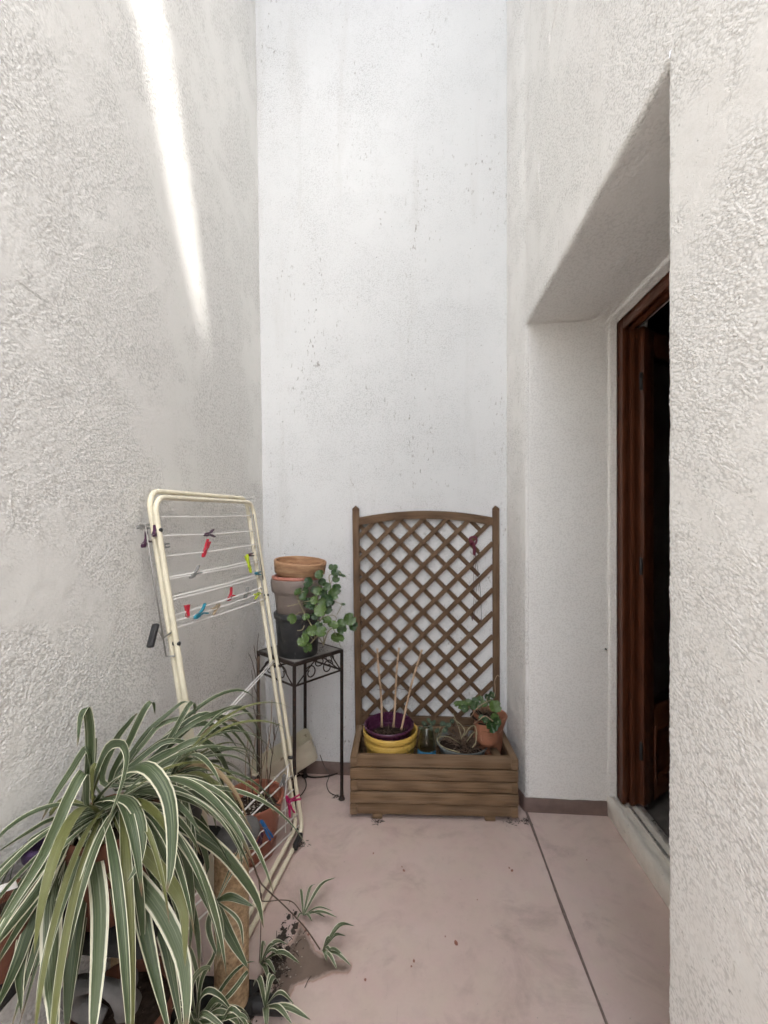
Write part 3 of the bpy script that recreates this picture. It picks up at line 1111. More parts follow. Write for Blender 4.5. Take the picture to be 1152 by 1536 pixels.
w = MB()
rows = []
for x in frange(-.384, .348, 40):
    zc = arch_z(x)
    rows.append([(x, PYC - .016, zc - .044), (x, PYC - .016, zc - .003), (x, PYC - .013, zc), (x, PYC + .013, zc), (x, PYC + .016, zc - .003), (x, PYC + .016, zc - .044), (x, PYC - .016, zc - .044)])
b0 = len(w.v)
w.strip(rows, False)
for f in range(len(w.uv)):
    i = f // 6; k = f % 6
    w.uv[f] = [(i * .018, k * .02), ((i + 1) * .018, k * .02), ((i + 1) * .018, k * .02 + .02), (i * .018, k * .02 + .02)]
build_local(w, 'arch_rail', M['trellis_wood'], pl, auto=35)
w = MB()
w.box((-.01, PYC, .318), (.71, .030, .040), bev=.003)
build_local(w, 'bottom_rail', M['trellis_wood'], pl, auto=35)
# diagonal lattice, two layers
w = MB()
X0, X1, Z0 = -.372, .350, .305
sp = .1265
for layer, sgn in ((0, 1), (1, -1)):
    for k in range(-14, 16):
        xk = -.285 + sp * k
        # line x = xk + sgn*(z-1.418)
        pts = []
        for z in frange(Z0, 1.45, 460):
            x = xk + sgn * (z - 1.418)
            if X0 - .0137 * (z - .3) < x < X1 - .0014 * (z - .3) and z < arch_z(x) - .02: pts.append((x, z))
        if len(pts) < 12: continue
        (xa, za), (xb, zb_) = pts[0], pts[-1]
        Ls = math.hypot(xb - xa, zb_ - za)
        y = PYC - .0062 + .0124 * layer
        rot = Matrix.Rotation(-math.atan2(zb_ - za, xb - xa), 3, 'Y')
        w.box(((xa + xb) / 2, y, (za + zb_) / 2), (Ls, .011, .0235), rot, .0015)
build_local(w, 'lattice', M['trellis_wood'], pl, auto=35)


# ---- pots standing in the planter
def pot_profile(rb, rt, h, rim=.012, rimh=.03, th=.006, lip=.004):
    return [(0, 0), (rb - .004, 0), (rb, .004), (rt - .002, h - rimh - .002), (rt + rim - .002, h - rimh), (rt + rim, h - rimh + .004),
            (rt + rim + .001, h - .004), (rt + rim - lip, h), (rt + rim - lip - th, h - .001), (rt - th, h - rimh), (rb - th, .012), (0, .012)]


def soil_disc(mb, c, r, dome=.008, seg=30, jit=.004):
    prof = [(0, dome)] + [(r * q, dome * (1 - q * q)) for q in (.2, .4, .6, .8, 1.0)]
    b = len(mb.v)
    mb.lathe(prof, c, seg)
    for i in range(b, len(mb.v)):
        v = mb.v[i]
        v.z += jit * mnoise.noise(v * 45)
    # lathe goes outward; flip so normals look up
    return mb


c = P(585.5, 1092, 2.215)
yz = .105
H = c.z - yz
yroot = thing('flower_pot', 'mustard yellow pot holding the plum pot at the planter left end', 'flower pot', (c.x, c.y, yz))
w = MB()
Rt = .136
w.lathe([(0, 0), (.104, 0), (.108, .004), (.124, H - .075), (.131, H - .072), (.133, H - .066), (.1335, H - .040), (.131, H - .036), (.132, H - .032),
         (.1365, H - .028), (.1385, H - .022), (.140, H - .004), (.137, H), (.130, H - .001), (.127, H - .02), (.10, .012), (0, .012)], (c.x, c.y, yz), 56)
w.build('pot_body', M['yellow_pot'], yroot, auto=50)
c2 = P(584.5, 1084, 2.215)
z2 = .185
H2 = c2.z - z2
prt = thing('flower_pot', 'plum purple plastic pot of soil sitting inside the yellow pot', 'flower pot', (c2.x, c2.y, z2), (R(1), R(-1), 0))
w = MB()
w.lathe([(0, 0), (.085, 0), (.09, .004), (.106, H2 - .052), (.1125, H2 - .050), (.1145, H2 - .044), (.1165, H2 - .020), (.121, H2 - .016), (.1265, H2 - .010), (.127, H2 - .002), (.124, H2 + .001),
         (.1185, H2 - .001), (.116, H2 - .014), (.112, H2 - .05), (.085, .01), (0, .01)], (0, 0, 0), 56)
build_local(w, 'pot_body', M['purple_pot'], prt, auto=50)
w = MB()
soil_disc(w, (0, 0, H2 - .070), .113, .012, 34, .012)
build_local(w, 'soil', M['soil'], prt)
w = MB()
for _ in range(26):
    a, r = random.uniform(0, 6.28), random.uniform(.01, .1)
    p = Vector((r * math.cos(a), r * math.sin(a), H2 - .058))
    q = p + Vector((random.uniform(-.05, .05), random.uniform(-.05, .05), random.uniform(.003, .03)))
    w.tube([p, (p + q) / 2 + Vector((0, 0, .01)), q], [.0016, .0014, .0008], 5)
build_local(w, 'dry_litter', M['twig'], prt)['kind'] = 'stuff'
# three canes and the twine that ties them
canes = [((567, 973), (572, 1078), .052, 'leftmost of the three bamboo canes tied upright in the plum pot'),
         ((599, 972), (590, 1078), .052, 'middle bamboo cane of the three tied upright in the plum pot'),
         ((632, 975), (604, 1082), .052, 'rightmost of the three bamboo canes, leaning outward from the plum pot')]
ctop = []
for k, ((tx, ty), (bx, by), _, lab) in enumerate(canes):
    d = (2.20, 2.17, 2.13)[k]
    a, b_ = P(bx, by, d), P(tx, ty, d + .03)
    dv = (b_ - a)
    w = MB()
    pts, rr = [], []
    N_ = 24
    for i in range(N_ + 1):
        f = i / N_
        p = a - dv * .12 * (1 - f) + dv * f
        p = p + Vector((.004 * math.sin(f * 5 + k), .002, 0))
        pts.append(p); rr.append(.0056 * (1 - .15 * f) + (.0016 if i % 6 == 0 else 0))
    w.tube(pts, rr, 9)
    o = w.build('bamboo_cane', M['cane'], origin=a)
    tag(o, lab, 'cane', 'bamboo canes in the plum pot')
    ctop.append((a, b_))
w = MB()
for f0, f1, f2 in ((.86, .82, .78), (.42, .44, .46)):
    pa = ctop[0][0].lerp(ctop[0][1], f0) + Vector((-.004, -.008, 0))
    pb = ctop[1][0].lerp(ctop[1][1], f1) + Vector((0, -.008, 0))
    pc = ctop[2][0].lerp(ctop[2][1], f2) + Vector((.004, -.008, 0))
    w.tube(smooth_path([pa + Vector((-.01, 0, .003)), pa, pa.lerp(pb, .5) - Vector((0, 0, .004)), pb, pb.lerp(pc, .5) - Vector((0, 0, .006)), pc, pc + Vector((.006, .004, -.012))], 30), .0012, 5)
o = w.build('twine', M['thread'], origin=ctop[1][0])
tag(o, 'thin brown twine tying the three bamboo canes together', 'twine')

# glass jar with a blue label
c = P(640, 1098, 2.165)
jr = thing('glass_jar', 'dusty upturned glass jar with blue label beside the yellow pot', 'jar', (c.x, c.y - .005, .10))
w = MB()
hj = c.z - .10 + .03
w.lathe([(0, hj), (.018, hj - .001), (.028, hj - .012), (.036, hj - .05), (.043, hj - .09), (.045, hj - .12), (.045, .01), (.043, 0), (.0405, 0), (.0425, .012), (.0425, hj - .12), (.0405, hj - .09), (.0335, hj - .05), (.0255, hj - .0145), (.018, hj - .0035), (0, hj - .0025)][::-1], (c.x, c.y - .005, .10), 36)
w.build('jar_body', M['jar_glass'], jr)
w = MB()
rows = []
for i in range(20):
    a = R(-175 + 170 * i / 19)
    rows.append([(c.x + .0462 * math.cos(a), c.y - .005 + .0462 * math.sin(a), .10 + z) for z in (hj - .138, hj - .106)])
w.strip(rows, False)
w.build('label', M['blue_label'], jr)

# strawberry plant behind the jar
c = P(648, 1085, 2.24)
sb = thing('strawberry_plant', 'small dull green leafy plant behind the glass jar', 'plant', (c.x, c.y, .12))
lv, stm = MB(), MB()
base = Vector((c.x + .02, c.y, .24))
for (px, py, r, d) in ((636, 1086, .016, 2.20), (643, 1081, .014, 2.22), (650, 1085, .018, 2.24), (645, 1092, .016, 2.18), (664, 1086, .017, 2.26), (672, 1088, .017, 2.22),
                       (668, 1095, .015, 2.19), (656, 1096, .014, 2.20), (678, 1082, .014, 2.27), (631, 1093, .013, 2.2)):
    q = P(px, py, d)
    nrm = Vector((random.uniform(-.7, .7), random.uniform(-.9, -.3), random.uniform(.4, 1)))
    lv.disc_leaf(q, nrm, q - base + Vector((0, 0, .02)), r, 9, .10, None, .2, False, .85)
    stm.tube(smooth_path([base, base.lerp(q, .5) + Vector((0, 0, .03)), q], 8), .0016, 5)
lv.build('foliage', M['berry_leaf'], sb)
stm.build('stem', M['pale_stem'], sb)

# grey bowl with dead stems
c = P(693, 1111, 2.215)
zb_ = .115
bw = thing('bowl_planter', 'wide grey bowl of soil near the front of the planter', 'bowl', (c.x, c.y, zb_))
hb = c.z - zb_
w = MB()
w.lathe([(0, 0), (.07, 0), (.078, .005), (.118, hb - .03), (.132, hb - .004), (.131, hb), (.126, hb), (.112, hb - .03), (.07, .012), (0, .012)], (c.x, c.y, zb_), 48)
w.build('bowl_body', M['grey_bowl'], bw, auto=50)
w = MB()
soil_disc(w, (c.x, c.y, c.z - .026), .113, .010, 34, .012)
w.build('soil', M['soil'], bw)
dp = thing('dead_plant', 'tangle of dry dead stems in the grey bowl', 'dead plant', (c.x, c.y, c.z - .02))
w = MB()
rnd = random.Random(4)
root0 = Vector((c.x + .02, c.y + .01, c.z - .022))
for i in range(190):
    a = rnd.uniform(0, 6.28)
    r0 = rnd.uniform(0, .075)
    L = rnd.uniform(.04, .13)
    p = root0 + Vector((r0 * math.cos(a), r0 * math.sin(a), 0))
    a2 = a + rnd.uniform(-.7, .7)
    up_ = rnd.uniform(.15, 1.0)
    q = p + Vector((math.cos(a2) * L * (1.1 - up_ * .6), math.sin(a2) * L * (1.1 - up_ * .6), L * up_ * .75))
    mid = (p + q) / 2 + Vector((rnd.uniform(-.012, .012), rnd.uniform(-.012, .012), L * .12))
    t = rnd.uniform(.0011, .0026)
    w.tube(smooth_path([p, mid, q], 5), [t, t, t * .9, t * .8, t * .6, t * .4], 5)
w.build('dead_stem', M['straw_dark'], dp)
w = MB()
for pts in (((693, 1110, 2.12), (688, 1090, 2.13), (684, 1082, 2.14), (680, 1070, 2.15)), ((700, 1112, 2.1), (712, 1098, 2.09), (714, 1112, 2.06), (708, 1122, 2.05)),
            ((690, 1115, 2.1), (672, 1105, 2.06), (656, 1108, 2.03), (664, 1120, 2.0), (690, 1129, 1.99)), ((692, 1108, 2.1), (697, 1096, 2.1), (690, 1086, 2.12), (680, 1078, 2.13)),
            ((696, 1104, 2.1), (704, 1092, 2.1), (712, 1089, 2.1), (716, 1102, 2.08))):
    w.tube(smooth_path([P(*p) for p in pts], 16), .0021, 6)
w.build('curled_stem', M['pale_stem'], dp)

# terracotta strawberry jar with a pocket
c = P(727, 1068, 2.235)
zb_ = .11
tj = thing('strawberry_pot', 'terracotta pot with a bulging side pocket, standing in the planter corner', 'flower pot', (c.x, c.y, zb_))
ht = c.z - zb_
w = MB()
w.lathe([(0, 0), (.055, 0), (.060, .005), (.072, ht * .35), (.074, ht * .55), (.070, ht * .75), (.078, ht - .045), (.084, ht - .02), (.088, ht - .004), (.086, ht), (.079, ht - .001), (.072, ht - .03), (.06, ht * .6), (0, ht * .6)],
        (c.x, c.y, zb_), 44, Matrix.Rotation(R(5), 3, 'Y'))
bdy = w.build('pot_body', M['terracotta'], tj, auto=50)
w = MB()
pc_ = P(731, 1104, 2.13)
w.lathe([(0, -.066), (.028, -.062), (.048, -.044), (.058, -.018), (.061, .008), (.060, .026), (.064, .040), (.061, .043), (.054, .036), (.05, .0), (.03, -.03), (0, -.04)], pc_ + Vector((0, .012, .012)), 36,
        Matrix.Rotation(R(-14), 3, 'X'))
w.build('side_pocket', M['terracotta'], tj, auto=50)
w = MB()
soil_disc(w, (c.x, c.y, c.z - .020), .074, .010, 24, .008)
soil_disc(w, pc_ + Vector((0, .008, .040)), .054, .006, 20, .006)
w.build('soil', M['soil'], tj)
pp = thing('trailing_plant', 'small trailing plant with scalloped green leaves in the terracotta pocket pot', 'plant', (c.x, c.y, c.z))
lv, stm = MB(), MB()
cc = Vector((c.x, c.y, c.z - .01))
rnd = random.Random(12)
spec = [(743, 1060, .036, 2.13, .9, (.1, -.8, .6)), (693, 1058, .030, 2.16, .75, (-.2, -.55, .8)), (686, 1056, .022, 2.17, .8, (-.3, -.4, .9)), (738, 1042, .022, 2.25, .1, (.3, -.7, .6)), (731, 1045, .018, 2.26, .05, (0, -.9, .3)),
        (712, 1052, .024, 2.2, .3, (-.1, -.7, .7)), (720, 1048, .020, 2.22, .5, (.1, -.6, .8)), (702, 1054, .024, 2.18, .45, (-.2, -.6, .8)), (726, 1056, .022, 2.17, .6, (0, -.6, .8)), (735, 1052, .02, 2.2, .35, (.2, -.6, .8)),
        (710, 1060, .020, 2.15, .2, (-.1, -.8, .5)), (717, 1058, .018, 2.15, .15, (0, -.8, .5)), (697, 1063, .022, 2.13, .15, (-.2, -.8, .5)), (742, 1078, .028, 2.07, .8, (.3, -.75, .6)), (738, 1089, .036, 2.05, .05, (.25, -.9, .3)), (744, 1084, .03, 2.06, .25, (.4, -.9, .3)),
        (729, 1080, .02, 2.07, .15, (-.2, -.8, .5)), (722, 1077, .018, 2.08, .1, (-.2, -.6, .7))]
for (px, py, r, d, cv, nr) in spec:
    q = P(px, py, d)
    nv = Vector(nr)
    upv = (q - cc) + Vector((0, 0, -.03)) if q.z < cc.z else (q - cc)
    lv.disc_leaf(q, nv, upv, r * .9, 9, .04, cv, .22, True, .9)
    root_ = cc if py < 1070 else pc_ + Vector((0, 0, .04))
    stm.tube(smooth_path([root_, root_.lerp(q, .5) + Vector((0, -.006, .02)), q], 8), .0015, 5)
for pts in (((706, 1076, 2.14), (714, 1064, 2.12), (724, 1056, 2.12), (736, 1050, 2.15)), ((710, 1086, 2.1), (720, 1079, 2.06), (728, 1074, 2.06), (740, 1082, 2.05)),
            ((740, 1050, 2.24), (743, 1036, 2.26), (742, 1022, 2.27), (746, 1013, 2.27), (749, 1015, 2.26))):
    stm.tube(smooth_path([P(*p) for p in pts], 12), .0019, 6)
for _ in range(16):
    a = rnd.uniform(0, 6.28)
    q = cc + Vector((.05 * math.cos(a), .05 * math.sin(a), rnd.uniform(.01, .05)))
    stm.tube([cc + Vector((.02 * math.cos(a), .02 * math.sin(a), -.01)), q], .0012, 5)
lv.build('foliage', M['ivy_leaf'], pp)
stm.build('stem', M['straw'], pp)

# burgundy clip with threads on the trellis
a = P(709.5, 808, 2.305)
tr = thing('cord_winder', 'burgundy clip with dangling threads hooked on the trellis lattice', 'clip', a)
w = MB()
w.tube(smooth_path([P(706, 814, 2.30), P(704.5, 808, 2.30), P(708, 805.5, 2.30), P(713, 806, 2.30), P(715, 811, 2.30), P(711, 818, 2.30), P(706, 815, 2.295), P(708, 811, 2.29), P(712, 822, 2.29), P(712, 833, 2.295)], 40), .0058, 8)
w.box(P(711.5, 826, 2.293), (.016, .008, .045), Matrix.Rotation(R(4), 3, 'Y'), .003)
w.build('hook', M['cloth_purple'], tr)
w = MB()
for pts in (((711, 832), (710.5, 860), (711, 895), (709.5, 926)), ((712.5, 832), (714, 866), (714, 900), (711, 925)), ((713, 832), (719, 870), (721.5, 905), (722, 930))):
    w.tube(smooth_path([P(x, y, 2.30) for x, y in pts], 14), .0013, 5)
for (x, y) in ((709, 927), (711.5, 926), (722, 931)):
    w.tube([P(x, y - 3, 2.30), P(x - 1, y, 2.297), P(x, y + 4, 2.30)], [.002, .004, .0015], 6)
w.build('thread', M['thread'], tr)

# ================================================================== PLANT STAND
SCN = Vector((-.584, 2.142, 0))
HD, STH, SANG = .208, .76, R(8)
ps = thing('plant_stand', 'tall square black iron plant stand with scrollwork in the corner', 'plant stand', SCN)
corn = [SCN + Vector((math.cos(SANG + math.pi / 2 * k), math.sin(SANG + math.pi / 2 * k), 0)) * HD for k in range(4)]
w = MB()
sd = HD * math.sqrt(2)
w.box(SCN + Vector((0, 0, STH - .006)), (sd - .012, sd - .012, .012), Matrix.Rotation(SANG + math.pi / 4, 3, 'Z'), .002)
w.build('stand_top', M['slate'], ps, auto=35)
w = MB()
rz = Matrix.Rotation(SANG + math.pi / 4, 3, 'Z')
for k in range(4):
    a, b_ = corn[k], corn[(k + 1) % 4]
    dv = (b_ - a).normalized()
    rot = basis(dv, (0, 0, 1))
    for z in (STH - .007, STH - .105):
        t = .017 if z > .7 else .009
        w.box((a + b_) / 2 + Vector((0, 0, z)), ((b_ - a).length - .014, t * .7, t), rot, .002)
w.build('top_frame', M['black_iron'], ps, auto=40)
for k in range(4):
    w = MB()
    p = corn[k]
    w.box(p + Vector((0, 0, STH / 2)), (.013, .013, STH - .002), rz, .0025)
    w.lathe([(0, 0), (.016, 0), (.017, .004), (.011, .014), (.008, .022), (0, .022)], p, 14)
    w.build('leg', M['black_iron'], ps, auto=40)
for k in range(4):
    a, b_ = corn[k], corn[(k + 1) % 4]
    w = MB()
    dv = (b_ - a)

    def S(f, z): return a + dv * f + Vector((0, 0, STH - z))
    for s in (0, 1):
        g = lambda f: f if s == 0 else 1 - f
        w.tube(smooth_path([S(g(.04), .105), S(g(.20), .065), S(g(.38), .022), S(g(.45), .016)], 10), .0032, 6)
        sp_ = [S(g(.06), .098)]
        for i in range(22):
            t = i / 21
            ang_ = math.pi * 1.0 - t * math.pi * 2.3
            rr_ = .036 * (1 - .62 * t)
            sp_.append(S(g(.32) + (1 if s == 0 else -1) * rr_ * math.cos(ang_) / dv.length, .066 - rr_ * math.sin(ang_)))
        w.tube(smooth_path(sp_, 40), .0030, 6)
    ring = [S(.5 + .024 * math.cos(t) / dv.length, .030 + .018 * math.sin(t)) for t in frange(0, 2 * math.pi, 18)[:-1]]
    w.tube(ring, .003, 6, closed=True)
    w.build('scroll', M['black_iron'], ps)

# ---- stack of pots on the stand
pc = P(447, 978, 2.12)
bx, by = pc.x, pc.y
z0 = STH
o = MB().lathe([(0, 0), (.090, 0), (.094, .004), (.107, .178), (.113, .180), (.1155, .186), (.1155, .206), (.112, .210), (.104, .209), (.100, .18), (.088, .012), (0, .012)], (bx, by, z0), 52).build('flower_pot', M['black_pot'], origin=(bx, by, z0), auto=50)
tag(o, 'charcoal plastic pot at the bottom of the stack on the iron stand', 'flower pot', 'pots stacked on the iron stand')
z1_ = z0 + .165
bx2 = bx - .004
o = MB().lathe([(0, 0), (.090, 0), (.094, .004), (.1085, .142), (.120, .144), (.1225, .150), (.1265, .196), (.1255, .202), (.122, .204), (.117, .202), (.112, .15), (.09, .012), (0, .012)], (bx2, by, z1_), 52).build('flower_pot', M['taupe_pot'], origin=(bx2, by, z1_), auto=50)
tag(o, 'taupe plastic pot with a deep rim, nested in the charcoal pot', 'flower pot', 'pots stacked on the iron stand')
z2_ = z1_ + .09
o = MB().lathe([(0, 0), (.085, 0), (.089, .004), (.110, .108), (.1175, .112), (.1215, .117), (.1225, .123), (.120, .129), (.113, .130), (.107, .122), (.085, .012), (0, .012)], (bx2 + .001, by, z2_), 52).build('flower_pot', M['rose_pot'], origin=(bx2, by, z2_), auto=50)
tag(o, 'rose pink pot whose rim peeks out of the taupe pot', 'flower pot', 'pots stacked on the iron stand')


def band_mat():
    m, nt, b = mat_new('streaked wood-brown terracotta')
    N = NB(nt)
    tc = N.n('ShaderNodeTexCoord').outputs['Object']
    n1 = N.noise(N.mapping(tc, scale=(9, 9, 45)), 1.0, 5, .6, .6)
    n2 = N.noise(tc, 26, 4, .6)
    c = N.ramp(n1, [(.3, (.24, .12, .06)), (.55, (.38, .22, .12)), (.75, (.50, .34, .21))])
    c = N.mix(N.math('MULTIPLY', N.ramp(n2, [(.5, 0), (.7, 1)]), .5), c, (.27, .13, .07))
    N.l(c, b.inputs['Base Color'])
    b.inputs['Roughness'].default_value = .7
    N.l(N.bump(n2, .2, .003), b.inputs['Normal'])
    return m


M['band'] = band_mat()
z3_ = z2_ + .118
o = MB().lathe([(0, .004), (.098, .004), (.102, .006), (.1155, .022), (.1205, .026), (.1265, .078), (.1255, .083), (.122, .085), (.1175, .083), (.113, .03), (.09, .016), (0, .016)], (bx2 + .012, by, z3_), 56,
                  Matrix.Rotation(R(4.5), 3, 'Y') @ Matrix.Rotation(R(4), 3, 'X')).build('flower_pot', M['band'], origin=(bx2 + .012, by, z3_), auto=50)
tag(o, 'wide wood-brown terracotta pot tilted on top of the stack', 'flower pot', 'pots stacked on the iron stand')

# ---- trailing plant beside the stack
iv = thing('trailing_plant', 'glossy trailing plant with round scalloped leaves beside the stacked pots', 'plant', (bx + .1, by - .05, STH))
lv, stm = MB(), MB()
Z6 = lambda x, y: (400 + x / 7.68, 830 + y / 7.68)
ivl = [  # zoom x, y, radius(zoom px), depth, tone, normal
    (765, 165, 52, 2.10, .25, (.2, -.7, .7)), (800, 235, 60, 2.06, .05, (.3, -.5, .8)), (880, 262, 30, 2.05, .1, (.5, -.4, .8)), (800, 295, 42, 2.04, .3, (.1, -.9, .3)), (610, 245, 55, 2.0, .4, (-.1, -.8, .5)),
    (480, 335, 60, 1.99, .0, (-.2, -.9, .3)), (590, 435, 52, 1.95, .55, (.1, -.9, .3)), (805, 410, 58, 2.02, .15, (.4, -.8, .4)), (770, 470, 66, 1.99, .5, (.3, -.9, .3)), (690, 385, 50, 1.99, .2, (.2, -.8, .5)),
    (365, 445, 52, 1.97, .45, (-.3, -.6, .7)), (420, 500, 46, 1.96, .25, (-.2, -.8, .5)), (550, 540, 48, 1.93, .85, (0, -.95, .3)), (690, 540, 72, 1.97, .0, (.2, -.9, .3)), (480, 570, 60, 1.98, .0, (0, -.9, .3)), (640, 560, 46, 1.95, .6, (.2, -.9, .1)),
    (620, 660, 72, 1.91, .95, (.05, -.85, .5)), (295, 752, 58, 1.93, .8, (-.2, -.95, .2)), (455, 735, 44, 1.95, .55, (0, -.8, .5)), (700, 660, 42, 1.97, .2, (.3, -.9, .2)), (690, 770, 54, 1.93, .7, (.1, -.6, .7)), (765, 830, 64, 1.92, .75, (.2, -.5, .85)),
    (860, 810, 56, 1.96, .45, (.2, -.6, .7)), (955, 760, 72, 1.98, .5, (.3, -.85, .4)), (995, 835, 58, 1.99, .05, (.5, -.8, .3)), (865, 875, 56, 1.96, .3, (.2, -.8, .5)), (525, 885, 62, 1.91, .85, (-.1, -.9, .3)), (600, 830, 46, 1.92, .3, (0, -.8, .5)),
    (630, 905, 66, 1.90, .65, (.1, -.75, .6)), (815, 980, 76, 1.95, .8, (.1, -.45, .9)), (425, 1005, 74, 1.90, .8, (-.3, -.7, .6)), (475, 1090, 56, 1.90, .6, (-.2, -.75, .5)), (455, 920, 42, 1.93, .35, (-.2, -.7, .5)),
    (880, 592, 30, 2.02, .0, (.2, -.3, .9)), (560, 720, 46, 1.96, .05, (0, -.9, .2)), (540, 420, 40, 1.99, .0, (0, -.9, .3)), (650, 450, 46, 1.99, .0, (.2, -.9, .2)), (740, 560, 44, 2.0, .05, (.3, -.9, .2)), (450, 430, 44, 1.98, .1, (-.2, -.8, .4)),
    (520, 610, 40, 1.97, .05, (0, -.9, .3)), (640, 330, 44, 2.02, .1, (.1, -.9, .4)), (720, 640, 40, 1.99, .05, (.3, -.9, .2))]
rb = Vector((bx + .06, by - .10, STH + .005))
mains = [[(655, 1060, 2.05), (655, 960, 2.0), (600, 800, 1.98), (560, 640, 1.99), (600, 420, 2.02), (640, 230, 2.05)],
         [(655, 1060, 2.05), (700, 920, 1.98), (760, 860, 1.96), (900, 800, 1.98)],
         [(655, 1050, 2.05), (560, 900, 1.96), (440, 700, 1.96), (345, 500, 1.97)],
         [(600, 800, 1.98), (700, 640, 2.0), (740, 420, 2.02), (720, 260, 2.06), (820, 240, 2.06)],
         [(640, 920, 1.96), (560, 980, 1.92), (470, 1080, 1.9)]]
mpts = []
for mm in mains:
    sp_ = smooth_path([P(*Z6(x, y), d) for x, y, d in mm], 24)
    mpts += sp_
    stm.tube(sp_, .0026, 6)
for (x, y, rz_, d, cv, nr) in ivl:
    d -= .02
    q = P(*Z6(x, y), d)
    r = rz_ / 7.68 * d / FPX * 1.06
    near_ = min(mpts, key=lambda m_: (m_ - q).length + (.05 if (m_ - q).length < r else 0))
    upv = (q - near_)
    if upv.length < .01: upv = Vector((.2, 0, -1))
    nv = Vector(nr) + Vector((random.uniform(-.15, .15), 0, random.uniform(-.15, .15)))
    lv.disc_leaf(q, nv, upv, r, 9, .035, cv, .22, True, .97)
    att = q - upv.normalized() * r * .4
    stm.tube(smooth_path([near_, near_.lerp(att, .5) + Vector((0, -.008, .01)), att], 8), .0016, 5)
for pts in (((700, 720, 1.97), (760, 712, 1.97), (800, 740, 1.98), (790, 780, 1.98), (740, 770, 1.97), (730, 740, 1.97)), ((810, 705, 2.0), (840, 650, 2.02), (865, 600, 2.03)), ((240, 610, 1.95), (330, 590, 1.95), (430, 560, 1.95), (540, 540, 1.94)),
            ((350, 890, 1.93), (410, 880, 1.93), (435, 830, 1.93)), ((840, 1030, 1.96), (845, 1060, 1.97), (860, 1078, 1.97))):
    stm.tube(smooth_path([P(*Z6(x, y), d) for x, y, d in pts], 14), .0016, 5)
lv.build('foliage', M['ivy_leaf'], iv)
stm.build('stem', M['pale_stem'], iv)
# crumbs of soil on the stand top
w = MB()
rnd = random.Random(5)
for _ in range(70):
    a, r = rnd.uniform(-1.4, .9), rnd.uniform(.098, .165)
    p = Vector((bx + r * math.cos(a), by + r * math.sin(a), STH + .002))
    if (p - SCN).xy.length > .14: continue
    s = rnd.uniform(.0015, .004)
    w.lathe([(0, -s * .4), (s, 0), (0, s * .8)], p, 5)
tag(w.build('soil_crumbs', M['crumb']), 'dark soil crumbs spilled on the iron stand top', 'soil crumbs', None, 'stuff')

# ================================================================== DRYING RACK
rk = thing('drying_rack', 'cream steel clothes drying rack leaning folded against the left wall', 'drying rack', (-.57, 1.62, 0))
NT, FT = Vector((-.822, 1.283, 1.478)), Vector((-.812, 2.065, 1.497))
NBt, FB = Vector((-.585, 1.290, .018)), Vector((-.520, 1.915, .018))


def rp(u, v):
    """point in the rack plane: u from near to far, v from top (0) to bottom (1)"""
    return (NT.lerp(FT, u)).lerp(NBt.lerp(FB, u), v)


def rounded_frame(off, u0, u1, v0, v1, r=.055):
    """closed rounded rectangle tube path in the rack plane; off = offset toward the courtyard"""
    nrm = (FT - NT).cross(NBt - NT).normalized()
    if nrm.x < 0: nrm = -nrm
    Hh, Ww = (NBt - NT).length, (FT - NT).length
    ru, rv = r / Ww, r / Hh
    pts = []
    for (cu, cv, a0) in ((u1 - ru, v0 + rv, -90), (u1 - ru, v1 - rv, 0), (u0 + ru, v1 - rv, 90), (u0 + ru, v0 + rv, 180)):
        for i in range(7):
            a = R(a0 + 15 * i)
            pts.append(rp(cu + ru * math.cos(a), cv + rv * math.sin(a)) + nrm * off)
        # straight stretch gets a few points as well
    out = []
    n = len(pts)
    for i in range(n):
        a, b_ = pts[i], pts[(i + 1) % n]
        out.append(a)
        L = (b_ - a).length
        if L > .2:
            k = int(L / .12)
            out += [a.lerp(b_, j / k) for j in range(1, k)]
    return out


w = MB(); w.tube(rounded_frame(.010, 0, 1, 0, 1), .0089, 12, closed=True); w.build('front_frame', M['cream_metal'], rk)
w = MB(); w.tube(rounded_frame(-.012, .012, .982, -.016, .985), .0089, 12, closed=True); w.build('rear_frame', M['cream_metal'], rk)
nrm_r = (FT - NT).cross(NBt - NT).normalized()
if nrm_r.x < 0: nrm_r = -nrm_r
# upper wires (photo pixel rows at near end -> far end)
upw = [((233, 775), (375, 773)), ((236, 804), (374, 797)), ((239, 836), (375, 818)), ((243, 868), (374, 842)), ((243, 871), (374, 846)), ((248, 898), (376, 865)), ((249, 902), (378, 869)),
       ((254, 925), (384, 884)), ((256, 934), (388, 890)), ((257, 944), (394, 898))]


def on_rack(px, py, off=0.0):
    """intersection of the viewing ray with the rack plane"""
    o_ = Vector((0, 0, CAMH)); d_ = P(px, py, 1.0) - o_
    n_ = nrm_r
    t = n_.dot(NT + n_ * off - o_) / n_.dot(d_)
    return o_ + d_ * t


def rack_uv(p):
    # closest (u,v) by a small search
    best = None
    u, v = .5, .3
    for _ in range(30):
        e = p - rp(u, v)
        du = (FT - NT).lerp(FB - NBt, v); dv_ = (NBt - NT).lerp(FB - FT, u)
        u += e.dot(du) / du.length_squared * .8; v += e.dot(dv_) / dv_.length_squared * .8
    return u, v


wire3d = []
for k, (a, b_) in enumerate(upw):
    A, B = on_rack(*a), on_rack(*b_)
    ua, va = rack_uv(A); ub, vb = rack_uv(B)
    A, B = rp(.0, va), rp(.99, vb)
    mid = (A + B) / 2 - Vector((0, 0, .004))
    pts = smooth_path([A, mid, B], 12)
    w = MB(); w.tube(pts, .0027, 6)
    w.build('line_wire', M['white_wire'], rk)
    wire3d.append((A, B))
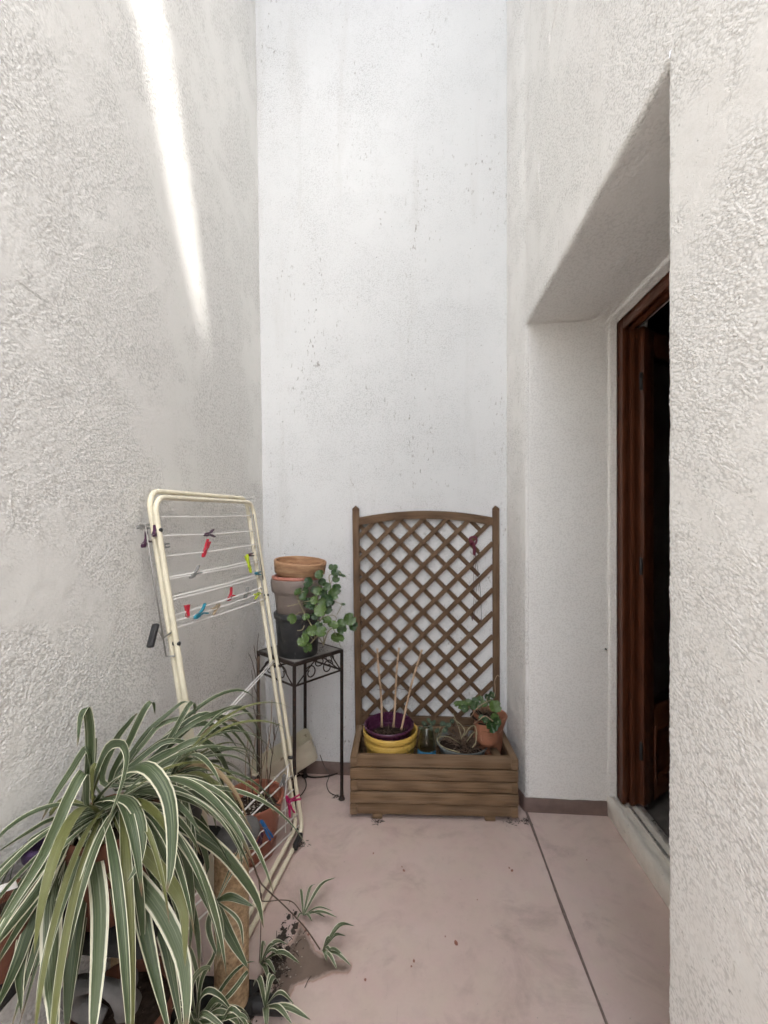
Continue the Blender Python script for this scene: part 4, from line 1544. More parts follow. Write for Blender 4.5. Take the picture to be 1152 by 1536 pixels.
# thin rods that stiffen the upper wires
for u, v0, v1, off in ((-.028, .055, .33, -.016), (.955, .04, .25, .02), (.975, .04, .27, -.012)):
    w = MB()
    w.tube([rp(u, v0) + nrm_r * off, rp(u, (v0 + v1) / 2) + nrm_r * off, rp(u, v1) + nrm_r * off], .0024, 7)
    w.build('wire_stay', M['grey_wire'], rk)
w = MB(); w.tube([rp(-.028, .33) + nrm_r * -.016, rp(-.005, .335), rp(.0, .33)], .003, 7); w.build('stay_hook', M['grey_wire'], rk)
w = MB(); w.tube([rp(-.05, .27) + nrm_r * -.016, rp(-.03, .292) + nrm_r * -.016, rp(.0, .285)], .003, 7); w.build('stay_hook', M['grey_wire'], rk)
# lower rods run from the far leg toward the wall
lower = [(430, 1133, 360, 1221, .79), (432, 1150, 372, 1228, .80), (437, 1165, 378, 1236, .81), (439, 1179, 377, 1262, .83), (443, 1196, 376, 1281, .86), (445, 1212, 378, 1304, .88), (449, 1228, 388, 1330, .92), (451, 1243, 386, 1366, .96)]
for k, (ax, ay, bx_, by_, _) in enumerate(lower):
    A = on_rack(ax, ay)
    u, v = rack_uv(A)
    A = rp(.985, v)
    Bq = P(bx_, by_, FPX * (CAMH - A.z) / (by_ - 784))
    dv_ = (Bq - A)
    f = (1.335 - A.y) / dv_.y
    B = A + dv_ * f
    B.x = max(B.x, -.80)
    w = MB()
    w.tube([A, A.lerp(B, .5) - Vector((0, 0, .002)), B], .0033, 7)
    w.build('line_rod', M['white_wire'], rk)
    if k == 0: LA, LB = A, B
    if k == len(lower) - 1: LA2, LB2 = A, B
w = MB()
w.tube([LA + Vector((0, -.02, 0)), LA + Vector((-.01, -.035, -.12)), LA + Vector((.0, -.06, -.27))], .0025, 7)
w.tube([LB, LB.lerp(LB2, .5), LB2], .004, 8)
A = rp(.99, .50); B = P(345, 1060, 1.62)
w.tube([A, A + (B - A) * .5, A + (B - A) * 1.9], .0023, 7)
A2 = rp(.99, .505)
w.tube([A2, A2 + (B - A) * .5 - Vector((0, 0, .004)), A2 + (B - A) * 1.9 - Vector((0, 0, .006))], .0023, 7)
w.build('rod_brace', M['white_wire'], rk)
for (u, v) in ((1.0, .30), (1.0, .52), (.985, .79), (0, .31), (.0, .07)):
    p = rp(u, v) + nrm_r * .01
    w = MB()
    w.lathe([(0, -.012), (.006, -.011), (.0075, -.006), (.0075, .006), (.006, .011), (0, .012)], p, 12, Matrix.Rotation(R(90), 3, 'Y'))
    w.build('rivet', M['dark_plastic'], rk)
w = MB()
p = FB + Vector((.006, .012, 0)); q = FB + Vector((.0, -.16, 0))
w.box((FB + Vector((.010, -.085, .012))), (.022, .075, .028), Matrix.Rotation(R(-4), 3, 'Z'), .006)
w.build('rubber_foot', M['rubber'], rk)
w = MB()
a, b_ = on_rack(234, 936, .02), on_rack(225, 971, .02)
w.box((a + b_) / 2, ((b_ - a).length, .012, .019), basis(b_ - a, nrm_r), .004)
w.build('catch_handle', M['dark_plastic'], rk, auto=40)


# ---- clothes pegs
def peg(px, py, ang, col, label, off=.004, length=.068, pos=None, openf=1.0, face=None):
    """ang: direction of the jaws in the picture plane, degrees (0 = toward +Y along the wire, 90 = up)"""
    p = pos if pos is not None else on_rack(px, py, off)
    along = (FT - NT).normalized(); upv = (NT - NBt).normalized()
    x = along * math.cos(R(ang)) + upv * math.sin(R(ang))
    zz = face if face is not None else nrm_r
    rot = basis(x, zz)
    root = thing('clothes_peg', label, 'clothes peg', p, rot, 'clothes pegs on the drying rack')
    mt = M['peg_' + col]
    L = length
    for s in (-1, 1):
        w = MB()
        # side profile in local x-y: jaw tip at +x, grip at -x
        prof = [(-L * .5, s * (.0135 * openf + .003)), (-L * .2, s * .0085), (0, s * .0058), (L * .25, s * .0062), (L * .43, s * .0052), (L * .5, s * .0018)]
        inn = [(L * .5, s * .0004), (L * .40, s * .0006), (L * .33, s * .0026), (L * .26, s * .0006), (.004, s * .0008), (-L * .2, s * .0035), (-L * .5, s * (.0135 * openf - .0015))]
        poly = prof + inn
        hz = .0048
        b0 = len(w.v)
        for z in (-hz, hz):
            for (x_, y_) in poly: w.v.append(Vector((x_, y_, z)))
        n = len(poly)
        for i in range(n):
            j = (i + 1) % n
            w.face([b0 + i, b0 + j, b0 + n + j, b0 + n + i])
        m_ = len(prof)
        # caps as quads between outer and inner outlines
        outer = list(range(m_)); inner = list(range(n - 1, m_ - 1, -1))
        for cap_ in (0, n):
            i_, j_ = 0, 0
            while i_ < len(outer) - 1 or j_ < len(inner) - 1:
                if i_ < len(outer) - 1 and (j_ >= len(inner) - 1 or poly[outer[i_ + 1]][0] <= poly[inner[min(j_ + 1, len(inner) - 1)]][0]):
                    w.face([b0 + cap_ + outer[i_], b0 + cap_ + outer[i_ + 1], b0 + cap_ + inner[j_]]); i_ += 1
                else:
                    w.face([b0 + cap_ + outer[i_], b0 + cap_ + inner[j_ + 1], b0 + cap_ + inner[j_]]); j_ += 1
        build_local(w, 'jaw', mt, root, smooth=False)
    w = MB()
    w.tube([Vector((.002 + .0042 * math.cos(t), .0042 * math.sin(t), z_)) for t, z_ in zip(frange(0, 4 * math.pi, 24), frange(-.0056, .0056, 24))], .0009, 5)
    w.tube([Vector((.006, .002, .0058)), Vector((.016, .0075, .0056)), Vector((.018, .0075, 0)), Vector((.016, .0075, -.0056))], .0009, 5)
    w.tube([Vector((.006, -.002, -.0058)), Vector((.016, -.0075, -.0056)), Vector((.018, -.0075, 0)), Vector((.016, -.0075, .0056))], .0009, 5)
    build_local(w, 'spring', M['grey_wire'], root)
    return root


peg(314, 801, 182, 'purple', 'dark purple peg with open grips, on the second wire from the top of the rack', length=.075)
peg(309, 823, 222, 'red', 'red peg slanting steeply upward on the third wire from the top', length=.085, openf=.5)
peg(293, 860, 196, 'grey', 'grey peg with open grips below the slanting red peg', length=.075)
peg(346, 894, 205, 'red', 'red peg with open grips next to the grey and lime pegs near the far leg', length=.060, openf=1.5)
peg(370, 891, 202, 'grey', 'grey peg between the red peg and the lime peg by the far leg', length=.06, off=.008)
peg(386, 892, 5, 'lime', 'lime green peg lying flat across the far leg', length=.06, openf=.7, off=.016)
peg(373, 846, 285, 'lime', 'lime green peg hanging upright beside the far leg', length=.085, openf=.8, off=.012)
peg(387, 860, 172, 'teal', 'teal peg gripping the far leg below the maroon peg', length=.06, openf=.4, off=.02)
peg(377, 832, 178, 'maroon', 'dark maroon peg highest on the far leg', length=.045, openf=.4, off=.02)
peg(281, 917, 260, 'red', 'stubby red peg seen end-on beside the teal peg', length=.042, openf=.8, face=(FT - NT).normalized() + Vector((.7, 0, 0)))
peg(301, 920, 190, 'teal', 'teal peg with open grips on the lower wires in the middle', length=.085, openf=1.3, off=.012)
peg(324, 912, 15, 'wood', 'pale wooden peg with a bare spring on the lower wires', length=.06, openf=.8)
peg(218, 790, 180, 'grey', 'grey peg lying level behind the top of the near leg', length=.075, openf=.3, off=-.03)
peg(246, 819, 180, 'grey', 'grey peg level on the courtyard side of the near leg', length=.05, openf=.3, off=.0)
peg(233, 798, 230, 'purple', 'short dark purple peg just above the level grey peg on the near leg', length=.035, openf=.8, off=.004)
peg(219, 813, 215, 'purple', 'dark purple peg opened wide behind the near leg', length=.05, openf=1.4, off=-.028)
# pegs on the lower rods
fc = Vector((.75, -.55, .35))


def low_peg(px, py, d, x, col, label, length=.07, openf=.8):
    root = thing('clothes_peg', label, 'clothes peg', P(px, py, d), None, 'clothes pegs on the drying rack')
    r_ = peg(0, 0, 0, col, label, pos=P(px, py, d), length=length, openf=openf)
    bpy.data.objects.remove(root)
    r_.rotation_euler = basis(x, fc).to_euler()
    return r_


vpx = lambda x, y, d: (P(x, y, d))
low_peg(399, 1244, 1.70, P(389, 1226, 1.70) - P(409, 1261, 1.70), 'blue', 'bright blue peg hanging from the lower rods of the rack', .085, .4)
low_peg(391, 1258, 1.73, P(396, 1246, 1.73) - P(388, 1272, 1.73), 'purple', 'dark purple peg half hidden below the bright blue peg', .05, .6)
low_peg(434, 1208, 1.84, P(430, 1190, 1.84) - P(442, 1230, 1.84), 'magenta', 'magenta peg hanging downward at the lower far leg', .085, .9)
low_peg(440, 1199, 1.86, P(426, 1203, 1.86) - P(450, 1194, 1.86), 'magenta', 'magenta peg lying crosswise above the hanging magenta one', .065, .6)
low_peg(425, 1170, 1.84, P(427, 1158, 1.84) - P(421, 1182, 1.84), 'grey', 'grey peg clipped at the upper end of the lower rods', .05, .7)
low_peg(409, 1205, 1.78, P(402, 1196, 1.78) - P(418, 1212, 1.78), 'brown', 'dark brown peg above the terracotta pot of soil', .06, .9)

# ================================================================== POT OF DEAD TWIGS behind the rack
PC = Vector((-.695, 1.80, 0))
tp = thing('flower_pot', 'large round terracotta plastic pot of soil behind the drying rack', 'flower pot', PC)
hp = .235
w = MB()
w.lathe([(0, 0), (.088, 0), (.092, .004), (.112, hp - .062), (.118, hp - .060), (.122, hp - .045), (.129, hp - .010), (.1285, hp - .002), (.124, hp), (.117, hp - .003), (.113, hp - .03), (.106, hp - .034), (.085, .012), (0, .012)], PC, 52)
w.build('pot_body', M['terracotta_plastic'], tp, auto=50)
w = MB(); soil_disc(w, PC + Vector((0, 0, hp - .055)), .107, .008, 36, .010); w.build('soil', M['soil'], tp)
w = MB()
rnd = random.Random(9)
for _ in range(60):
    a, r = rnd.uniform(0, 6.28), rnd.uniform(0, .1)
    s = rnd.uniform(.002, .006)
    w.lathe([(0, -s * .4), (s, 0), (0, s * .7)], PC + Vector((r * math.cos(a), r * math.sin(a), hp - .046)), 5)
w.build('pebbles', M['pale_crumb'], tp)['kind'] = 'stuff'
tw = thing('dead_shrub', 'bare dead twigs rising from the terracotta pot of soil', 'dead shrub', PC + Vector((0, 0, hp - .05)))
w = MB()


def twig(pts, r0, r1, n=18):
    sp_ = smooth_path(pts, n)
    for i in range(1, len(sp_) - 1):
        sp_[i] = sp_[i] + mnoise.noise_vector(sp_[i] * 40) * .003
    w.tube(sp_, [r0 + (r1 - r0) * i / n for i in range(n + 1)], 6)


D = 1.90
tws = [[(392, 1200), (392, 1120), (390, 1060), (387, 1010), (386, 975), (388, 950)], [(388, 1040), (383, 1010), (378, 992), (373, 980)], [(388, 1052), (382, 1030), (377, 1005)], [(390, 1100), (380, 1060), (378, 1030)],
       [(387, 1000), (382, 975), (381, 968)], [(400, 1200), (406, 1150), (411, 1110), (413, 1080)], [(408, 1130), (404, 1110), (402, 1095), (405, 1088)], [(410, 1115), (416, 1095), (418, 1086)], [(411, 1110), (410, 1090), (411, 1076)],
       [(380, 1205), (376, 1160), (374, 1130), (378, 1110)], [(375, 1150), (370, 1130), (368, 1118)], [(404, 1200), (400, 1140), (399, 1100)], [(414, 1090), (419, 1085), (420, 1089)]]
for t in tws:
    twig([P(x, y, D) for x, y in t], .0026 if t[0][1] > 1195 else .0018, .0009)
w.tube(smooth_path([P(x, y, 1.92) for x, y in ((391, 1205), (389, 1130), (388, 1060), (388, 985))], 16), .0042, 7)
w.build('twig', M['twig'], tw)
w = MB()
for t in ([(396, 1205), (400, 1150), (403, 1110)], [(372, 1205), (368, 1150), (372, 1110)], [(385, 1205), (394, 1150), (405, 1100), (408, 1050)], [(376, 1205), (378, 1150), (384, 1100)]):
    w.tube(smooth_path([P(x, y, 1.88) for x, y in t], 12), .0018, 6)
w.build('dry_stalk', M['straw'], tw)

# ================================================================== CREAM TROUGH in the corner
A, B = Vector((-.795, 2.20, .015)), Vector((-.515, 2.335, .150))
xax = (B - A).normalized()
rot = basis(xax, (0.12, -.25, 1))
tr = thing('plastic_trough', 'old cream plastic trough tipped on end in the corner under the plant stand', 'trough', A, rot)
w = MB()
Lq, Wq, Hq = .315, .085, .165


def ring(off, z, r=.03):
    pts = []
    hx, hy = Lq / 2 - off, Wq / 2 - off
    for cx_, cy_, a0 in ((hx - r, hy - r, 0), (-hx + r, hy - r, 90), (-hx + r, -hy + r, 180), (hx - r, -hy + r, 270)):
        for i in range(5):
            a = R(a0 + 22.5 * i)
            pts.append(Vector((Lq / 2 + cx_ + r * math.cos(a), cy_ + r * math.sin(a), z)))
    return pts + [pts[0]]


lev = [(.012, 0), (.008, .004), (.004, .062), (.000, .066), (.000, .074), (.004, .078), (-.002, Hq - .012), (-.008, Hq - .01), (-.008, Hq), (-.003, Hq), (.006, .01)]
rows = [[p for p in ring(o_, z_, .022)] for o_, z_ in lev]
for i in range(6, 9):
    for p in rows[i]:
        p.z += .012 * mnoise.noise(Vector((p.x * 30, p.y * 30, 1)))
w.strip(rows, True)
w.face([len(w.v) + i for i in range(20)])
w.v += [p for p in ring(.012, 0, .022)[:-1]]
build_local(w, 'trough_body', M['cream_plastic'], tr, auto=45)
# cable on the floor by the stand
w = MB()
w.tube(smooth_path([FL(x, y, .006) for x, y in ((436, 1170), (450, 1163), (470, 1166), (492, 1164), (512, 1158))], 24), .0042, 8)
w.tube(smooth_path([FL(x, y, .005) for x, y in ((447, 1160), (457, 1168), (459, 1180), (452, 1192), (444, 1198))], 20), .0026, 7)
w.tube(smooth_path([P(480, 1132, 2.28), P(486, 1148, 2.26), FL(494, 1162, .01), FL(490, 1176, .004), FL(494, 1188, .004), FL(505, 1194, .004)], 26), .0022, 6)
o = w.build('cable', M['black_iron'], origin=FL(470, 1166))
tag(o, 'thin dark cable lying in loops on the floor under the plant stand', 'cable')

# ================================================================== CAT TREE carrying the plants
ctr = thing('cat_tree', 'dark plush cat tree with sisal rope posts under the spider plants', 'cat tree', (-.65, .95, 0))
w = MB(); w.box((-.655, .90, .022), (.39, .72, .044), bev=.016); w.build('base_board', M['plush'], ctr, auto=50)
w = MB()
w.box((-.705, 1.04, .505), (.285, .365, .035), bev=.014)
w.box((-.806, .797, .505), (.075, .118, .033), bev=.012)
w.build('platform', M['plush'], ctr, auto=50)


def sisal_post(cx_, cy_, z0_, z1_, r):
    w = MB()
    prof = []
    pitch = .0082
    n = int((z1_ - z0_) / pitch)
    prof.append((0, z0_)); prof.append((r - .006, z0_))
    for i in range(n):
        zz = z0_ + i * pitch
        prof += [(r - .0022, zz + .0004), (r - .0004, zz + pitch * .25), (r, zz + pitch * .5), (r - .0004, zz + pitch * .75)]
    prof += [(r - .006, z1_), (0, z1_)]
    w.lathe(prof, (cx_, cy_, 0), 40)
    # winding slants round the post
    for v in w.v:
        a = math.atan2(v.y - cy_, v.x - cx_)
        v.z += pitch * a / (2 * math.pi) + .0025 * mnoise.noise(Vector((a * 2, v.z * 30, 0)))
    return w.build('sisal_post', M['sisal'], ctr)


sisal_post(-.524, 1.195, .042, .492, .047)
w = MB()
w.lathe([(0, .493), (.046, .493), (.052, .499), (.053, .508), (.047, .515), (0, .517)], (-.524, 1.195, 0), 32)
w.build('post_cap', M['grey_plush'], ctr)
sisal_post(-.795, 1.15, .042, .492, .047)
w = MB()
# rounded plush lip on the platform corner and a sagging plush cup below it
lip = smooth_path([Vector((-.52, 1.20, .520)), Vector((-.490, 1.222, .528)), Vector((-.468, 1.212, .52)), Vector((-.464, 1.17, .507))], 12)
w.tube(lip, [.012 + .010 * math.sin(i / 12 * math.pi) for i in range(13)], 12)
w.build('plush_edge', M['grey_plush'], ctr)
w = MB()
cq = P(150, 1500, .93)
arc = []
for i in range(26):
    a = R(-40 + 240 * i / 25)
    arc.append(cq + Vector((.062 * math.cos(a), -.02 * math.sin(a), .056 * math.sin(a))))
b0 = len(w.v)
rows = []
for i, p in enumerate(arc):
    t = (arc[min(i + 1, 25)] - arc[max(i - 1, 0)]).normalized()
    out_ = (p - cq).normalized()
    wd = .030 + .006 * math.sin(i * .4)
    pr_ = []
    for k in range(9):
        a = 2 * math.pi * k / 8
        pr_.append(p + out_ * (wd * .62 * math.cos(a)) + Vector((0, -1, .2)) * (wd * .9 * math.sin(a)))
    rows.append(pr_)
w.strip(rows, False)
w.tube([P(195, 1462, .95), P(192, 1475, .93), P(186, 1486, .91)], [.016, .020, .014], 12)
w.build('plush_loop', M['grey_plush'], ctr)
w = MB()
w.box(P(128, 1516, .95), (.09, .02, .05), Matrix.Rotation(R(25), 3, 'Y'), .008)
w.build('plush_cover', M['grey_plush'], ctr)
# black foam tube lying against the base
a, b_ = FL(383, 1506, .022), FL(432, 1508, .022)
w = MB()
rr = .0225
w.tube([a - (b_ - a) * .35, a, a.lerp(b_, .5), b_ - (b_ - a) * .03, b_], [rr, rr, rr, rr, rr * .9], 18)
o = w.build('foam_tube', M['rubber'], origin=a)
tag(o, 'short black foam tube lying on the floor at the foot of the sisal post', 'foam tube')

# pots on the platform
PZ = .524


def std_pot(name, label, c_, rb_, rt_, h_, mat_):
    t_ = thing(name, label, 'flower pot', c_)
    w = MB()
    w.lathe(pot_profile(rb_, rt_, h_, .008, .03), c_, 40)
    w.build('pot_body', mat_, t_, auto=50)
    w = MB()
    soil_disc(w, Vector(c_) + Vector((0, 0, h_ - .03)), rt_ - .006, .006, 28, .008)
    w.build('soil', M['soil'], t_)
    return t_


CR1 = Vector((-.700, .945, PZ + .22))
CR2 = Vector((-.638, 1.075, PZ + .215))
std_pot('flower_pot', 'terracotta pot almost hidden under the big spider plant', (CR1.x, CR1.y, PZ), .072, .092, .20, M['dark_terracotta'])
std_pot('flower_pot', 'dark pot under the spider plant nearest the drying rack', (CR2.x, CR2.y, PZ), .068, .086, .195, M['black_pot'])
std_pot('flower_pot', 'violet pot against the left wall, half hidden by leaves', (-.800, .880, PZ), .026, .033, .19, M['violet_pot'])
std_pot('flower_pot', 'brown terracotta pot on the cat tree base in the shadow of the leaves', (-.68, .96, .046), .085, .105, .24, M['dark_terracotta'])
std_pot('flower_pot', 'brown terracotta pot low at the left edge beside a white tag', (-.803, .790, PZ), .034, .046, .14, M['dark_terracotta'])
w = MB()
q = P(6, 1332, .835)
w.box(q, (.055, .002, .014), Matrix.Rotation(R(-20), 3, 'Y'))
tag(w.build('plant_tag', M['paper'], origin=q, smooth=False), 'white plant tag lying on the brown pot at the left edge', 'plant tag')

# ================================================================== SPIDER PLANTS
Z5 = lambda x, y: (x / 2.88, 1020 + y / 2.88)


def spider(name_label, crown, leaves, fill, matname='spider', seed=1, fillspec=None):
    root = thing('spider_plant', name_label, 'spider plant', crown)
    A_, B_ = MB(), MB()
    for (pts, wz, d0, d1, *rest) in leaves:
        pale = rest[0] if rest else 0
        n = len(pts)
        P3 = []
        for i, (x, y) in enumerate(pts):
            d = d0 + (d1 - d0) * (i / (n - 1)) ** 1.0
            p = P(*Z5(x, y), d)
            lim = LX(p.z) + .012
            if p.x < lim: p.x = lim
            P3.append(p)
        # first point goes to the crown, so that the leaf is really rooted there
        P3 = [crown + (P3[0] - crown).normalized() * min(.012, (P3[0] - crown).length)] + P3 if (P3[0] - crown).length > .03 else [crown] + P3[1:]
        wm = wz / 2.88 * (d0 + d1) / 2 / FPX * .90
        view = (P3[len(P3) // 2] - Vector((0, 0, CAMH))).normalized()
        t_ = (P3[-1] - P3[0]).normalized()
        sd_ = t_.cross(view)
        if sd_.length < .2: sd_ = Vector((1, 0, 0))
        sd_ = (sd_.normalized() + Vector((random.uniform(-.35, .35), random.uniform(-.35, .35), random.uniform(-.25, .25))))
        (B_ if pale else A_).leaf(P3, wm, sd_, random.choice((-1, 1)) * random.uniform(.2, .4), rest[1] if len(rest) > 1 else random.uniform(0, .84), nseg=22)
    rnd_ = random.Random(seed)
    for i in range(fill):
        az = rnd_.uniform(*fillspec['az']) if fillspec else rnd_.uniform(0, 6.28)
        L = rnd_.uniform(*(fillspec or {'L': (.25, .5)})['L'])
        el = rnd_.uniform(*(fillspec or {'el': (.4, 1.2)})['el'])
        dirh = Vector((math.cos(az), math.sin(az), 0))
        p = Vector(crown) + Vector((rnd_.uniform(-.02, .02), rnd_.uniform(-.02, .02), 0))
        vel = dirh * math.cos(el) + Vector((0, 0, math.sin(el)))
        pts = [p.copy()]
        steps = 9
        droop = rnd_.uniform(*(fillspec or {}).get('droop', (.18, .34)))
        for s in range(steps):
            p = p + vel * (L / steps)
            vel = (vel + Vector((0, 0, -droop * (.5 + s / steps)))).normalized()
            lim = LX(p.z) + .012
            if p.x < lim: p = Vector((lim + rnd_.uniform(0, .01), p.y, p.z))
            pts.append(p.copy())
        wd = rnd_.uniform(*(fillspec or {}).get('w', (.012, .024)))
        (A_ if rnd_.random() > (fillspec or {}).get('pale', .25) else B_).leaf(pts, wd, dirh.cross(Vector((0, 0, 1))), rnd_.uniform(.15, .4), rnd_.random(), nseg=18)
    if A_.v: A_.build('leaf_tuft', M['spider'], root)
    if B_.v: B_.build('pale_leaf_tuft', M['spider_pale'], root)
    return root


main_leaves = [
    ([(365, 560), (385, 400), (388, 220), (372, 122), (346, 165), (335, 290)], 42, 1.01, .93),
    ([(370, 560), (395, 430), (378, 290), (300, 400), (230, 510), (178, 610)], 36, 1.01, .93),
    ([(375, 560), (365, 400), (300, 500), (235, 650), (165, 790), (60, 960), (-80, 1190)], 56, .99, .72, 1),
    ([(345, 570), (300, 660), (210, 840), (70, 1030), (-90, 1230)], 60, .98, .72),
    ([(350, 560), (290, 700), (180, 900), (70, 1080), (-60, 1300)], 50, .97, .74),
    ([(330, 620), (255, 830), (228, 1000), (222, 1250), (232, 1420), (240, 1700)], 92, .96, .74, 1, .2),
    ([(345, 610), (395, 740), (428, 950), (425, 1180), (408, 1420), (395, 1600)], 80, .96, .74, 1, .1),
    ([(345, 640), (352, 820), (325, 1050), (300, 1300), (285, 1560)], 78, .98, .80),
    ([(360, 640), (370, 820), (355, 1000), (330, 1220), (300, 1400)], 60, 1.0, .85),
    ([(420, 520), (500, 500), (570, 530), (612, 640), (600, 780), (545, 882)], 54, .98, .82),
    ([(410, 520), (520, 400), (625, 368), (712, 470), (742, 620), (738, 800), (720, 915)], 72, .98, .80),
    ([(395, 500), (455, 310), (520, 272), (550, 330), (528, 450), (460, 632)], 44, .99, .84),
    ([(420, 600), (560, 680), (700, 830), (790, 980), (800, 1240)], 60, .98, .82, 0, .95),
    ([(420, 640), (570, 840), (690, 990), (780, 1180), (806, 1360), (800, 1560)], 82, .97, .78, 1, .3),
    ([(470, 700), (590, 880), (620, 1060), (665, 1260), (740, 1560)], 78, .98, .80),
    ([(560, 820), (690, 1060), (740, 1260), (790, 1540)], 60, 1.0, .86),
    ([(400, 600), (450, 760), (545, 920), (562, 1060), (528, 1215)], 54, .97, .84, 0, .88),
    ([(405, 610), (470, 820), (490, 960), (528, 1180)], 22, .98, .88, 1),
    ([(330, 640), (200, 900), (120, 1060), (82, 1250), (92, 1445)], 74, .95, .76, 0, .4),
    ([(320, 640), (170, 960), (70, 1230), (-30, 1450)], 62, .94, .74),
    ([(320, 660), (220, 930), (140, 1200), (50, 1500)], 40, .96, .76),
    ([(330, 650), (270, 900), (180, 1160), (80, 1500)], 26, .96, .78),
    ([(330, 650), (300, 800), (260, 1000), (262, 1180)], 36, .99, .88, 1),
    ([(380, 570), (420, 560), (520, 520), (640, 540), (740, 560)], 40, 1.0, .95),
    ([(350, 600), (230, 600), (110, 665), (-20, 750)], 22, .98, .80),
    ([(360, 540), (270, 520), (215, 580), (240, 520)], 26, .99, .95, 0, .9),
    ([(440, 640), (600, 700), (740, 900), (790, 1100), (760, 1250)], 44, 1.0, .86),
    ([(500, 640), (620, 760), (700, 960), (720, 1000)], 40, 1.02, .9),
    ([(400, 430), (410, 330), (415, 250), (410, 330)], 16, 1.02, 1.02, 1),
    ([(400, 500), (430, 400), (400, 380), (400, 560)], 30, 1.0, .96, 0, .9),
]
spider('big variegated spider plant spilling broad striped leaves over the cat tree toward the camera', CR1, main_leaves, 38, seed=3,
       fillspec={'az': (-2.6, .6), 'L': (.26, .5), 'el': (-.2, .9), 'droop': (.22, .42), 'w': (.011, .023), 'pale': .35})
back_leaves = [
    ([(480, 470), (650, 310), (830, 140), (960, 58), (1060, 48), (1135, 115)], 20, 1.12, 1.42),
    ([(500, 430), (680, 280), (860, 150), (960, 180), (1060, 290), (1082, 392)], 24, 1.12, 1.40),
    ([(520, 420), (720, 250), (890, 188), (1000, 260), (1036, 335)], 24, 1.12, 1.36),
    ([(520, 440), (700, 330), (860, 258), (955, 330), (1000, 450), (1000, 565)], 38, 1.10, 1.26),
    ([(480, 450), (560, 260), (625, 125), (660, 98), (670, 150)], 30, 1.10, 1.16),
    ([(450, 450), (495, 270), (560, 180), (594, 142)], 30, 1.10, 1.14),
    ([(540, 430), (700, 300), (815, 110), (842, 120), (832, 205)], 26, 1.12, 1.28),
    ([(560, 450), (800, 368), (935, 398), (975, 500)], 32, 1.10, 1.24),
    ([(560, 470), (750, 438), (880, 448), (960, 520)], 40, 1.08, 1.16, 1),
    ([(560, 440), (800, 210), (940, 140), (1040, 120), (1110, 200), (1146, 320)], 20, 1.12, 1.44),
    ([(600, 420), (780, 290), (950, 215), (1060, 220), (1110, 330)], 22, 1.12, 1.42),
    ([(600, 400), (720, 300), (870, 170), (1000, 170), (1090, 280), (1120, 400)], 22, 1.12, 1.40),
    ([(540, 480), (720, 448), (870, 490), (975, 580), (1032, 700), (1046, 805)], 54, 1.06, 1.10, 1),
    ([(520, 560), (680, 585), (800, 640), (950, 740), (1060, 870), (1115, 965), (1138, 1070)], 62, 1.04, 1.04, 0, .1),
    ([(560, 560), (750, 700), (850, 850), (930, 1000), (952, 1130), (928, 1260)], 58, 1.05, .98),
    ([(600, 560), (740, 760), (800, 900), (850, 1080), (862, 1260)], 44, 1.06, 1.0),
    ([(560, 520), (680, 540), (780, 600), (860, 680), (896, 800), (885, 850)], 36, 1.06, 1.06),
    ([(640, 480), (780, 520), (880, 620), (925, 740)], 36, 1.08, 1.16),
    ([(600, 500), (760, 480), (900, 540), (935, 640)], 30, 1.08, 1.2, 1),
    ([(560, 480), (700, 420), (820, 420), (900, 470), (960, 560), (985, 640)], 30, 1.08, 1.2),
    ([(540, 430), (650, 350), (760, 300), (850, 330), (850, 400)], 28, 1.1, 1.2),
    ([(520, 430), (620, 330), (720, 265), (820, 280), (870, 350)], 26, 1.1, 1.22),
    ([(500, 430), (560, 330), (640, 220), (720, 150), (790, 95), (832, 100)], 24, 1.1, 1.26),
    ([(520, 430), (640, 250), (700, 190), (800, 165), (900, 190), (940, 300)], 22, 1.12, 1.3),
    ([(600, 540), (720, 620), (800, 760), (830, 980), (815, 1210)], 40, 1.05, .98),
    ([(540, 470), (640, 400), (760, 345), (860, 360), (905, 420)], 34, 1.1, 1.2, 1),
    ([(520, 450), (650, 370), (780, 330), (880, 300)], 26, 1.1, 1.25),
    ([(560, 500), (680, 500), (760, 560), (790, 650)], 34, 1.07, 1.06),
]
spider('bushier spider plant fanning narrow striped leaves toward the drying rack', CR2, back_leaves, 26, seed=8,
       fillspec={'az': (-.9, 1.4), 'L': (.22, .42), 'el': (.1, 1.0), 'droop': (.2, .38), 'w': (.010, .018), 'pale': .35})

# young spider plants around the foot of the sisal post
Z6b = lambda x, y: (250 + x / 3.3677, 1080 + y / 3.3677)


def baby(label, cpx, z, leaves, group, wscale=1.0, mat='spider_pale', conv=None, seed=0):
    c_ = FL(*cpx, z)
    root = thing('spider_plantlet', label, 'spider plantlet', c_, None, group)
    w = MB()
    rnd_ = random.Random(seed)
    for (tx, ty, wpx, rise) in leaves:
        tipz = max(.008, z + rise * .35)
        tip = FL(tx, ty, tipz)
        mid = c_.lerp(tip, .5) + Vector((0, 0, rise * .5 + .012))
        side = (tip - c_).cross(Vector((0, 0, 1)))
        w.leaf([c_ + Vector((0, 0, .002)), mid, tip], wpx * 1.1 / FPX * wscale, side, .3, rnd_.uniform(0, .84), nseg=12)
    w.build('leaf_tuft', M[mat], root)
    return c_


